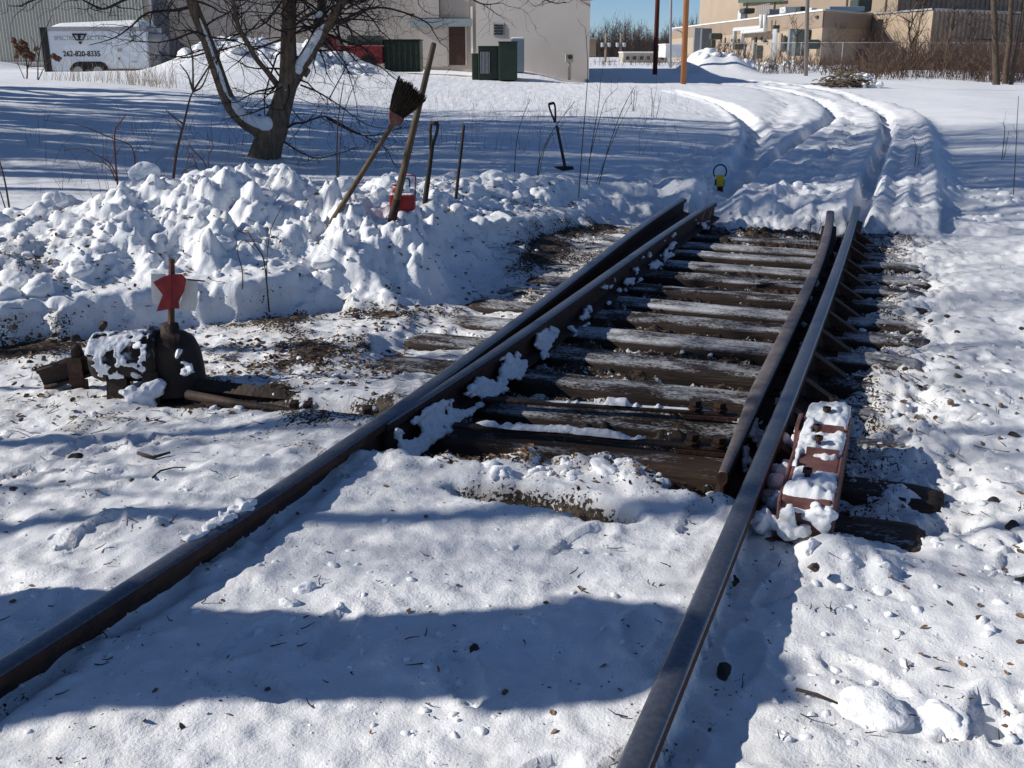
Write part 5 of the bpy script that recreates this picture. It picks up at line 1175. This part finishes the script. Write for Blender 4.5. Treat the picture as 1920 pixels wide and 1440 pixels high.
def lettering(txt, px0, px1, py0, py1, Y, m, parent, bold=0.0, name='lettering'):
    cu = bpy.data.curves.new('text', 'FONT'); cu.body = txt; cu.size = 1; cu.offset = bold; cu.extrude = .004
    to = bpy.data.objects.new('text', cu); COL.objects.link(to); bpy.context.view_layer.update()
    dg = bpy.context.evaluated_depsgraph_get(); me = bpy.data.meshes.new_from_object(to.evaluated_get(dg)); bpy.data.objects.remove(to)
    V = np.array([v.co[:] for v in me.vertices]); mn, mx_ = V.min(0), V.max(0)
    a, b = at_off(parent, px0, py1, Y), at_off(parent, px1, py0, Y)
    for v in me.vertices:
        f = (v.co.x - mn[0]) / (mx_[0] - mn[0]); g = (v.co.y - mn[1]) / (mx_[1] - mn[1]); v.co = (a.x + (b.x - a.x) * f, a.y - v.co.z, a.z + (b.z - a.z) * g)
    me.materials.append(m); o = bpy.data.objects.new(name, me); COL.objects.link(o); o.parent = parent; return o
lettering('SPECTRUM', 102, 149, 67.5, 75.5, TY - .012, GREYT, tr, .0); lettering('ELECTRIC', 153, 199, 67.5, 75.5, TY - .012, GREYT, tr, .0); lettering('262-820-8335', 119, 187, 95.5, 106, TY - .012, BLACKP, tr, .02)
lg_ = MB(); lg_.prism([at_off(tr, x, y, TY - .030) for x, y in ((134, 63), (163, 63), (155, 76), (142, 76))], (0, 0, 0), (0, .008, 0)); lg_.prism([at_off(tr, x, y, TY - .030) for x, y in ((146, 78), (155, 78), (150.5, 83.5))], (0, 0, 0), (0, .008, 0))
lo_ = lg_.build('logo', BLACKP, tr)
l2 = MB(); 
for Q in ([(139.5, 66), (145, 66), (147, 73.5), (143, 73.5)], [(152, 66), (158, 66), (154.5, 73.5), (150.5, 73.5)]): l2.prism([at_off(tr, x, y, TY - .040) for x, y in Q], (0, 0, 0), (0, .006, 0))
l2.build('logo_inset', GREYT, lo_)
# ---- poles
def pole_(name, px0, py0, px1, Y, w_px, m, label, sq=False, top=-260):
    a, b = atY(px0, py0, Y), atY(px1, 0, Y); g = H(a.x, a.y); d = (b - a).normalized(); L = 11.5
    e = empty(name, (a.x, a.y, g)); tag(e, label, 'pole', 'poles beyond the tracks'); r = w_px * Y / 2048 / 2
    mb = MB().tube([-d * .5, d * L], [r, r * .85], 4 if sq else 12); o = mb.build('shaft', m, e, not sq); return solo(e)
pole_('utility_pole', 1281, 158, 1287, 44.5, 11, mat('orange_wood_pole', (.30, .12, .045), .8, col2=(.42, .18, .07), scale=3, stretch=(6, 6, .5), bump=.2), 'bright orange brown pole nearest the tracks')
pole_('utility_pole', 1228, 136, 1233, 66, 9, mat('dark_red_pole', (.10, .025, .018), .8, col2=(.17, .045, .03), scale=3, stretch=(6, 6, .5)), 'dark red pole left of the orange one')
pole_('utility_pole', 1258, 105, 1259, 96, 5, GREYT, 'thin grey pole between the red and the orange pole')
up = pole_('utility_pole', 1511, 142, 1514, 63, 8, mat('grey_wood_pole', (.20, .175, .15), .9, col2=(.30, .27, .24), scale=3, stretch=(6, 6, .5)), 'grey weathered pole in front of the tan factory')
# ---- tan factory on the right
fa = empty('factory_building', (0, 0, 0)); tag(fa, 'tan factory building with ribbed walls, pipes and rooftop equipment', 'building')
TANL = mat('tan_wall_panel', (.36, .28, .20), .85, col2=(.41, .32, .235), scale=.3); TANB = mat('darker_tan_band', (.28, .215, .16), .85, var=.06, scale=.3)
TANR = mat('ribbed_tan_wall', (.25, .19, .14), .8, col2=(.31, .24, .18), scale=.4)
A, B_, C_, D_ = atY(1545, 20, 118), atY(1637, 20, 130), atY(1750, 20, 116), atY(2080, 20, 138); E_ = atY(1262, 20, 205)
ZT = A.z
w0 = wallpoly('wall', [E_, A], -1, ZT, TANL, fa); w1 = wallpoly('wall', [A, B_, C_], -1, ZT, TANL, fa)
wallpoly('roof_slab', [E_, A, B_, C_, D_, (D_.x, 210), (E_.x + 5, 215)], ZT - .05, ZT - .02, GREYT, fa, True)
def line(a, b, f): return a + (b - a) * f
def band(a, b, z0, z1, m, pr): 
    d = (b - a).xy.normalized(); n_ = Vector((d.y, -d.x, 0)); 
    return wallpoly('parapet_band', [a + n_ * pr, b + n_ * pr], z0, z1, m, fa)
band(E_, A, ZT - 1.7, ZT, TANB, .06); band(A, B_, ZT - 1.7, ZT, TANB, .06)
def rib_wall(name, a, b, z0, z1, m, n):
    mb = MB(); d = b - a; nn = Vector((d.y, -d.x, 0)).normalized(); P = []
    for k in range(n):
        for f, o_ in ((0, 0), (.45, 0), (.5, .16), (.95, .16)): P.append(a + d * ((k + f) / n) + nn * o_)
    for k in range(len(P) - 1): mb.add([(P[k].x, P[k].y, z0), (P[k + 1].x, P[k + 1].y, z0), (P[k + 1].x, P[k + 1].y, z1), (P[k].x, P[k].y, z1)], [(0, 1, 2, 3)])
    return mb.build(name, m, fa)
rib_wall('ribbed_wall', C_, D_, -1, ZT, TANR, 44)
U0, U1, U2 = atY(1387, 0, 168), atY(1684, 0, 150), atY(2080, 0, 172); wallpoly('upper_wall', [U0, U1], ZT - .5, 16, TANL, fa); rib_wall('upper_ribbed_wall', U1, U2, ZT - .5, 16, TANR, 46)
wallpoly('upper_end', [(U0.x + 2, 215), U0], ZT - .5, 16, TANL, fa)
for f in (.05, .24, .45, .7, .93): q = line(U0, U1, f); MB().box((q.x - .12, q.y - .2, ZT), (q.x + .12, q.y - .02, 15.9)).build('downpipe', TANB, fa)
GREENT = mat('green_metal_trim', (.09, .13, .09), .6, var=.1); q0 = atY(1384, 3, 167.5); q1 = atY(1470, 3, 162); wallpoly('eave_trim', [q0, q1], q0.z - .2, q0.z + .3, GREENT, fa)
for a, b in ((E_, A), (A, B_), (B_, C_), (C_, D_)):
    d = (b - a).xy.normalized(); n_ = Vector((d.y, -d.x, 0)); wallpoly('coping', [a + n_ * .15, b + n_ * .15], ZT, ZT + .18, GREYT if a is not E_ else WHITEP, fa)
def onEA(px):
    """depth of the long lit wall at a pixel column"""
    lo, hi = 0.0, 1.0
    for _ in range(40):
        m_ = (lo + hi) / 2; q = line(E_, A, m_); v = q.y * math.cos(PITCH) + CAMH * math.sin(PITCH) * 0 + .0
        pxx = 960 + FPX * q.x / (q.y * math.cos(PITCH) - (q.z * .0 + 3 - CAMH) * math.sin(PITCH))
        if pxx < px: lo = m_
        else: hi = m_
    return line(E_, A, lo)
def wbox(name, px0, px1, py0, py1, out, m, par=fa, bev=.03):
    q0, q1 = onEA(px0), onEA(px1); Y = q1.y; z1 = atY(px1, py0, Y).z; z0 = atY(px1, py1, Y).z; wx = (px1 - px0) * Y / 2048
    xr = atY(px1, 50, Y).x
    o = MB().box((xr - wx, Y, z0), (xr, Y + max(.8, wx), z1)).build(name, m, par); bevel(o, bev); return o
HV = mat('blue_grey_sheet_metal', (.17, .20, .22), .55, col2=(.23, .26, .28), scale=1); HVD = mat('dark_hood_metal', (.05, .065, .055), .6, var=.15); WPIPE = mat('white_pipe', (.62, .62, .6), .5, var=.05); TANK = mat('grey_tank', (.34, .37, .39), .5, col2=(.42, .45, .47), scale=1)
wbox('ventilation_unit', 1303, 1318, 52, 100, 2, HV); wbox('ventilation_unit', 1317, 1334, 53, 102, 2, mat('slate_sheet_metal', (.11, .13, .15), .55, var=.1)); wbox('vent_hood', 1334, 1354, 62, 74, 2, HVD, bev=.12); wbox('vent_duct', 1336, 1342, 74, 100, 2, HVD)
wbox('vent_hood', 1380, 1400, 79, 93, 2, HVD, bev=.12); wbox('vent_hood', 1517, 1540, 74, 92, 2, HVD, bev=.12); wbox('vent_hood', 1434, 1441, 74, 80, 1, HVD, bev=.2)
wbox('ventilation_unit', 1482, 1494, 54, 104, 2, HV); wbox('ventilation_unit', 1494, 1519, 55, 105, 2, mat('green_grey_sheet_metal', (.10, .125, .12), .55, var=.12)); wbox('vent_duct', 1515, 1521, 55, 70, 2, HVD)
wbox('loading_door', 1422, 1432, 85, 110, .3, HVD, bev=.02); wbox('arched_door', 1470, 1478, 66, 98, .3, HVD, bev=.6)
def wp(px, py, out): q = onEA(px); p = atY(px, py, q.y); return Vector((p.x - out, q.y, p.z))
for P in ([(1394, 80), (1394, 55), (1446, 51), (1446, 27)], [(1409, 82), (1409, 59.5), (1453, 56), (1453, 27)]):
    MB().tube([wp(x, y, 1.2) for x, y in P], .28, 8).build('pipe', WPIPE, fa, True)
q = onEA(1455); t0, t1 = atY(1455, 122, q.y), atY(1455, 56, q.y); rT = 10 * q.y / 2048; zz = t1.z - t0.z
MB().tube([t0, t0 + Vector((0, 0, zz)), t0 + Vector((0, 0, zz + .5)), t0 + Vector((0, 0, zz + .75))], [rT, rT, rT * .75, rT * .2], 20).build('tank', TANK, fa, True)
wbox('tank_cap', 1451, 1461, 47, 54, 1, HVD)
for px, py in ((1374, 73), (1386, 73), (1427, 70), (1363, 80), (1530, 29)): wbox('wall_lamp', px, px + 3, py, py + 5, .4, HVD, bev=.02)
wbox('wall_pipe', 1360, 1361, 70, 108, .3, TANB); wbox('wall_pipe', 1418, 1419.5, 70, 112, .3, HVD); wbox('wall_pipe', 1466, 1467, 62, 105, .3, TANB)
def roofbox(name, px0, px1, py0, py1, Y, m, dep=2, bev=.05):
    a, b = atY(px0, py1, Y), atY(px1, py0, Y); o = MB().box((a.x, a.y, a.z), (b.x, a.y + dep, b.z)).build(name, m, fa); bevel(o, bev); return o
roofbox('rooftop_hood', 1394, 1416, 15, 25, 158, HVD, 3, .15); roofbox('rooftop_stand', 1388, 1398, 20, 36, 160, WPIPE); roofbox('rooftop_unit', 1472, 1498, 12, 24, 140, WPIPE, 3); roofbox('rooftop_unit', 1443, 1462, 17, 27, 148, HV, 2); roofbox('rooftop_unit', 1500, 1518, 12, 22, 138, HVD, 2); roofbox('rooftop_unit', 1521, 1532, 14, 22, 133, WPIPE, 2)
roofbox('roof_duct', 1555, 1622, 12, 21, 127, mat('blue_duct', (.19, .27, .33), .5, var=.08), 1.5); roofbox('duct_hood', 1606, 1637, -3, 22, 130, HVD, 3, .2)
mb = MB(); 
for k in range(8): a = atY(1418 + 3.4 * k, 30 - .5 * k, 152 - k); mb.tube([a, a + Vector((0, 0, 1.3))], .05, 4)
for hh in (.65, 1.3): mb.tube([atY(1418, 30, 152) + Vector((0, 0, hh)), atY(1442, 26.5, 145) + Vector((0, 0, hh))], .05, 4)
mb.build('railing', GREYT, fa)
def fbox(name, px0, px1, py0, py1, m, f0=1545, f1=1637, Y0=118, Y1=130):
    Ya, Yb = Y0 + (px0 - f0) / (f1 - f0) * (Y1 - Y0), Y0 + (px1 - f0) / (f1 - f0) * (Y1 - Y0); return slab(name, px0, px1, py0, py1, Ya, Yb, .08, m, fa, .05)
fbox('door', 1609, 1624, 92, 124, DKBROWN); fbox('wall_lamp', 1616, 1621, 71, 76, WPIPE); fbox('wall_lamp', 1590, 1593, 39, 42, HVD)
slab('window', 1718, 1727, 95, 112, 120, 119, .1, GLASS, fa, .05); slab('window', 1826, 1838, 97, 110, 121, 122, .3, GLASS, fa, .05)
# ---- low far buildings
for nm, a, lab, m in (('low_shed', (1168, 1252, 99, 118, 150), 'low beige shed with snow on its flat roof, far behind the red pole', BEIGE), ('far_building', (1096, 1118, 73, 106, 170), 'distant tan block right of the cream wing', TANB), ('box_truck', (1247, 1284, 84, 108, 130), 'distant white box body behind the orange pole', WHITEP)):
    e = empty(nm, atY((a[0] + a[1]) / 2, a[3], a[4])); tag(e, lab, 'building' if nm != 'box_truck' else 'truck'); boxpx('walls', e, a[0], a[1], a[2], a[3], a[4], 6, m, .05)
    boxpx('roof_snow' if nm != 'far_building' else 'roof', e, a[0] - .5, a[1] + .5, a[2] - 2.2, a[2], a[4] - .2, 6.4, SNOWC if nm != 'far_building' else GREYT, .1)
    for k in range(6):
        if nm == 'low_shed': boxpx('window', e, a[0] + 6 + 13 * k, a[0] + 12 + 13 * k, a[2] + 7, a[2] + 13, a[4] - .1, .1, GLASS, 0)
for px, py, lab in ((1135, 116, 'distant left utility pole carrying small transformers'), (1163, 114, 'distant right utility pole carrying small transformers')):
    a = atY(px, py, 165); e = empty('transformer_pole', a); tag(e, lab, 'utility pole'); MB().tube([(0, 0, -1), (0, 0, atY(px, 62, 165).z - a.z)], .16, 8).build('shaft', TANB, e)
    for dx in (-.5, .5): MB().tube([(dx, -.2, atY(px, 88, 165).z - a.z), (dx, -.2, atY(px, 80, 165).z - a.z)], .28, 10).build('transformer', TANK, e)
a = atY(1278, 105, 140); sl = empty('street_lamp', a); tag(sl, 'distant curved street lamp behind the orange pole', 'street lamp'); hz = atY(1277, 60, 140).z - a.z
MB().tube(spline([(0, 0, -1), (0, 0, hz * .8), (-.2, 0, hz), (-.8, 0, hz * 1.08)], 6), .09, 6).build('mast', GREYT, sl); MB().blob((-1.0, 0, hz * 1.07), .28, squash=(1.4, 1, .5)).build('lamp_head', WPIPE, sl)
# ---- chain link fence
fe = empty('chain_link_fence', atY(1600, 120, 80)); tag(fe, 'grey chain link fence running in front of the tan factory', 'fence')
fp = [atY(1345, 120, 92), atY(1500, 120, 84), atY(1740, 120, 80), atY(1960, 120, 78)]; fz = lambda p: H(p.x, p.y)
mb = MB(); rl = MB(); wi = MB()
for k in range(3):
    a, b = fp[k], fp[k + 1]; n = int((b - a).xy.length / 2.8); za, zb = fz(a), fz(b)
    for i in range(n): q = line(a, b, i / n) - fe.location; q.z = za + (zb - za) * i / n - fe.location.z; mb.tube([q, q + Vector((0, 0, 2.0))], .04, 6)
    A0, B0 = a - fe.location, b - fe.location; A0.z = za - fe.location.z; B0.z = zb - fe.location.z
    rl.tube([A0 + Vector((0, 0, 2)), B0 + Vector((0, 0, 2))], .03, 5)
    m_ = int((b - a).xy.length / .16)
    for i in range(m_):
        for sg in (1, -1):
            j = i + sg * 11; q0 = line(A0, B0, i / m_); q1 = line(A0, B0, max(0, min(1, j / m_))) + Vector((0, 0, 1.98)); wi.tube([q0, q1], .0035, 3, 0, False)
mb.build('posts', GREYT, fe)["kind"] = "stuff"; rl.build('top_rail', GREYT, fe); wi.build('wire_mesh', GREYT, fe)["kind"] = "stuff"
# ---- brush, trees, woods
DBARK = mat('dark_grey_bark', (.04, .03, .024), .95, col2=(.13, .095, .07), scale=5, stretch=(4, 4, .8), bump=.8, bscale=12)
rn = random.Random(5); mb = MB()
BRUSH = mat('red_brown_brush', (.085, .052, .04), .95, col2=(.19, .125, .09), scale=.6)
def brush(px, Y, h, n, sp):
    c = atY(px, 110, Y); z = H(c.x, c.y)
    for k in range(n):
        a = Vector((c.x + rn.gauss(0, sp), c.y + rn.gauss(0, sp), z - .1)); d = Vector((rn.gauss(0, .3), rn.gauss(0, .3), 1)); hh = h * rn.uniform(.35, 1.1)
        q = a + d * hh * .5; mb.tube([a, q, a + d * hh + Vector((rn.gauss(0, .2), 0, 0)) * hh], [.016, .012, .006], 3, 0, False)
        for t in range(2): mb.tube([q, q + Vector((rn.gauss(0, .35), rn.gauss(0, .3), rn.uniform(.3, .7))) * hh * .6], [.009, .005], 3, 0, False)
for k in range(170): brush(rn.uniform(1345, 1930), rn.uniform(68, 80), rn.uniform(.8, 1.7), 7, .5)
for k in range(260): brush(rn.uniform(1640, 1945), rn.uniform(55, 72), rn.uniform(.9, 2.9), 7, .5)
for k in range(40): brush(rn.uniform(1560, 1700), rn.uniform(62, 70), rn.uniform(.6, 1.2), 9, .5)
for k in range(25): brush(rn.uniform(1110, 1345), rn.uniform(100, 130), rn.uniform(1, 1.6), 8, .8)
tag(mb.build('brush', BRUSH), kind='stuff')
for i, (px, py, Y, toppx, hgt, r, sd_, lab) in enumerate([(1647, 135, 70, 0, 4.2, .05, 1, 'slim bare tree left of the twin bushy trees by the factory corner'), (1700, 140, 68, 0, 5.0, .10, 2, 'bushy bare tree in front of the factory inner corner'), (1712, 142, 66, 0, 4.6, .07, 3, 'second bushy bare tree crowding the factory inner corner'), (1770, 150, 62, 0, 4.4, .06, 4, 'bare tree in front of the ribbed factory wall, left part'), (1820, 152, 60, 0, 3.6, .05, 5, 'bare tree in front of the ribbed factory wall, middle part'),
        (1488, 135, 78, 0, 3.6, .05, 6, 'thin bare tree left of the grey pole'), (1560, 128, 82, 0, 3.4, .04, 7, 'thin bare tree right of the grey pole'), (1935, 155, 58, 0, 5, .08, 8, 'bare tree at the right edge beyond the three trunks')]):
    c = atY(px, py, Y); e = empty('bare_tree', (c.x, c.y, H(c.x, c.y) - .1)); tag(e, lab, 'tree', 'bare trees by the factory'); rr = random.Random(sd_ + 60); tm = MB()
    grow(tm, (0, 0, 0), (rr.gauss(0, .06), 0, 1), hgt, r, 0, rr, 6, .05, .1); n = 8
    tm2 = MB(); tp0 = [Vector((.1 * mnoise.noise(Vector((k * .6, sd_, 0))) * k, 0, hgt * k / n)) for k in range(n + 1)]; tm2.tube(tp0, [r * (1 - .85 * k / n) for k in range(n + 1)], 7, 0, False); tm2.build('trunk', BARK, e)
    cb_ = MB()
    for k in range(16 if i in (1, 2) else 9):
        j = rr.randrange(1 if i in (1, 2) else 3, n); grow(cb_, tp0[j], (rr.gauss(0, .6), rr.gauss(0, .6), .8), hgt * rr.uniform(.2, .45), r * .45, 2, rr, 3, .15, .08, (3, 5), .008)
    cb_.build('crown', TWIG, e)
for px0, px1, py, w_, Y, lab in ((1868, 1864, 158, 13, 52, 'left thick trunk of three trees at the right edge'), (1885, 1897, 158, 11, 53, 'middle leaning trunk of three trees at the right edge'), (1896, 1922, 160, 8, 52, 'right slanting pale trunk of three trees at the right edge')):
    a, b = atY(px0, py, Y), atY(px1, 0, Y); z = H(a.x, a.y); e = empty('bare_tree', (a.x, a.y, z)); tag(e, lab, 'tree', 'three trunks at the right edge'); d = (b - a).normalized(); r = w_ * Y / 2048 / 2; mb = MB(); n = 10
    P = [d * (-.4 + 12 * k / n) + Vector((.10 * mnoise.noise(Vector((k * .7, px0, 0))), 0, 0)) for k in range(n + 1)]; mb.tube(P, [r * (1.15 if k == 0 else 1) * (1 - .6 * k / n) for k in range(n + 1)], 10, 0, False); mb.build('trunk', DBARK, e, True); cb_ = MB(); rr = random.Random(px0)
    for k in range(16): j = rr.randrange(2, n); grow(cb_, P[j], (rr.gauss(0, .8), rr.gauss(0, .8), .5), rr.uniform(1, 3), r * .25, 2, rr, 3, .2, .02, (3, 5), .008)
    cb_.build('crown', TWIG, e)
# brush pile with snow on it
bp0 = atY(1585, 160, 46); bp = empty('brush_pile', (bp0.x, bp0.y, H(bp0.x, bp0.y))); tag(bp, 'heap of cut branches topped with snow beside the tracks', 'brush pile'); mb = MB(); rr = random.Random(2)
for k in range(260):
    x = rr.gauss(0, .55); zz = abs(rr.gauss(0, .28)) * max(.1, 1 - abs(x) / 1.5) * 1.2; a = rr.gauss(0, .35); L = rr.uniform(.25, .8); d = Vector((math.cos(a) * L, rr.gauss(0, .3), math.sin(a) * L * .6)); p = Vector((x, rr.gauss(0, .35), zz)); mb.tube([p - d / 2, p + Vector((0, 0, .08)), p + d / 2], [.022, .02, .012], 4, 0, False)
mb.build('branches', mat('grey_brown_branch', (.09, .07, .05), .9, col2=(.22, .17, .12), scale=3), bp)["kind"] = "stuff"
mb = MB()
for k in range(26): x = rr.uniform(-.3, .95); mb.blob((x, rr.uniform(-.35, .3), .30 + .24 * x + rr.uniform(-.05, .08)), rr.uniform(.08, .17), seed=k, squash=(1.6, 1, .5), amp=.4)
for k in range(20): mb.blob((rr.uniform(.6, 1.5), -.3 + rr.uniform(-.2, .2), rr.uniform(0, .22)), rr.uniform(.08, .17), seed=k + 40, amp=.4)
mb.build('snow_cover', SNOWC, bp, True)
# far woods
mb = MB(); rn = random.Random(12); Yw = 360
for k in range(620):
    px = rn.uniform(1060, 1480); Y = Yw + rn.uniform(0, 60); c = atY(px, 112, Y); h = rn.uniform(6, 12.5) * (1 + .15 * math.sin(px * .05)); x, y, z = c.x, c.y, -1
    mb.tube([(x, y, z), (x + rn.gauss(0, .3), y, z + h)], [.10, .025], 3, 0, False)
    for t in range(16):
        f = rn.uniform(.15, .95); L = h * rn.uniform(.12, .36); a = rn.gauss(0, .75); mb.tube([(x, y, z + h * f), (x + math.sin(a) * L, y + rn.gauss(0, .3), z + h * f + math.cos(a) * L)], [.055, .02], 3, 0, False)
for k in range(4500):
    px = rn.uniform(1060, 1480); Y = Yw + rn.uniform(0, 80); c = atY(px, 112, Y); h = rn.uniform(2.5, 7.0); mb.tube([(c.x, c.y, -1), (c.x + rn.gauss(0, .6), c.y, h)], [.14, .04], 3, 0, False)
tag(mb.build('far_woods', mat('far_woods_bark', (.09, .065, .055), .95, col2=(.15, .11, .09), scale=.05)), kind='stuff')
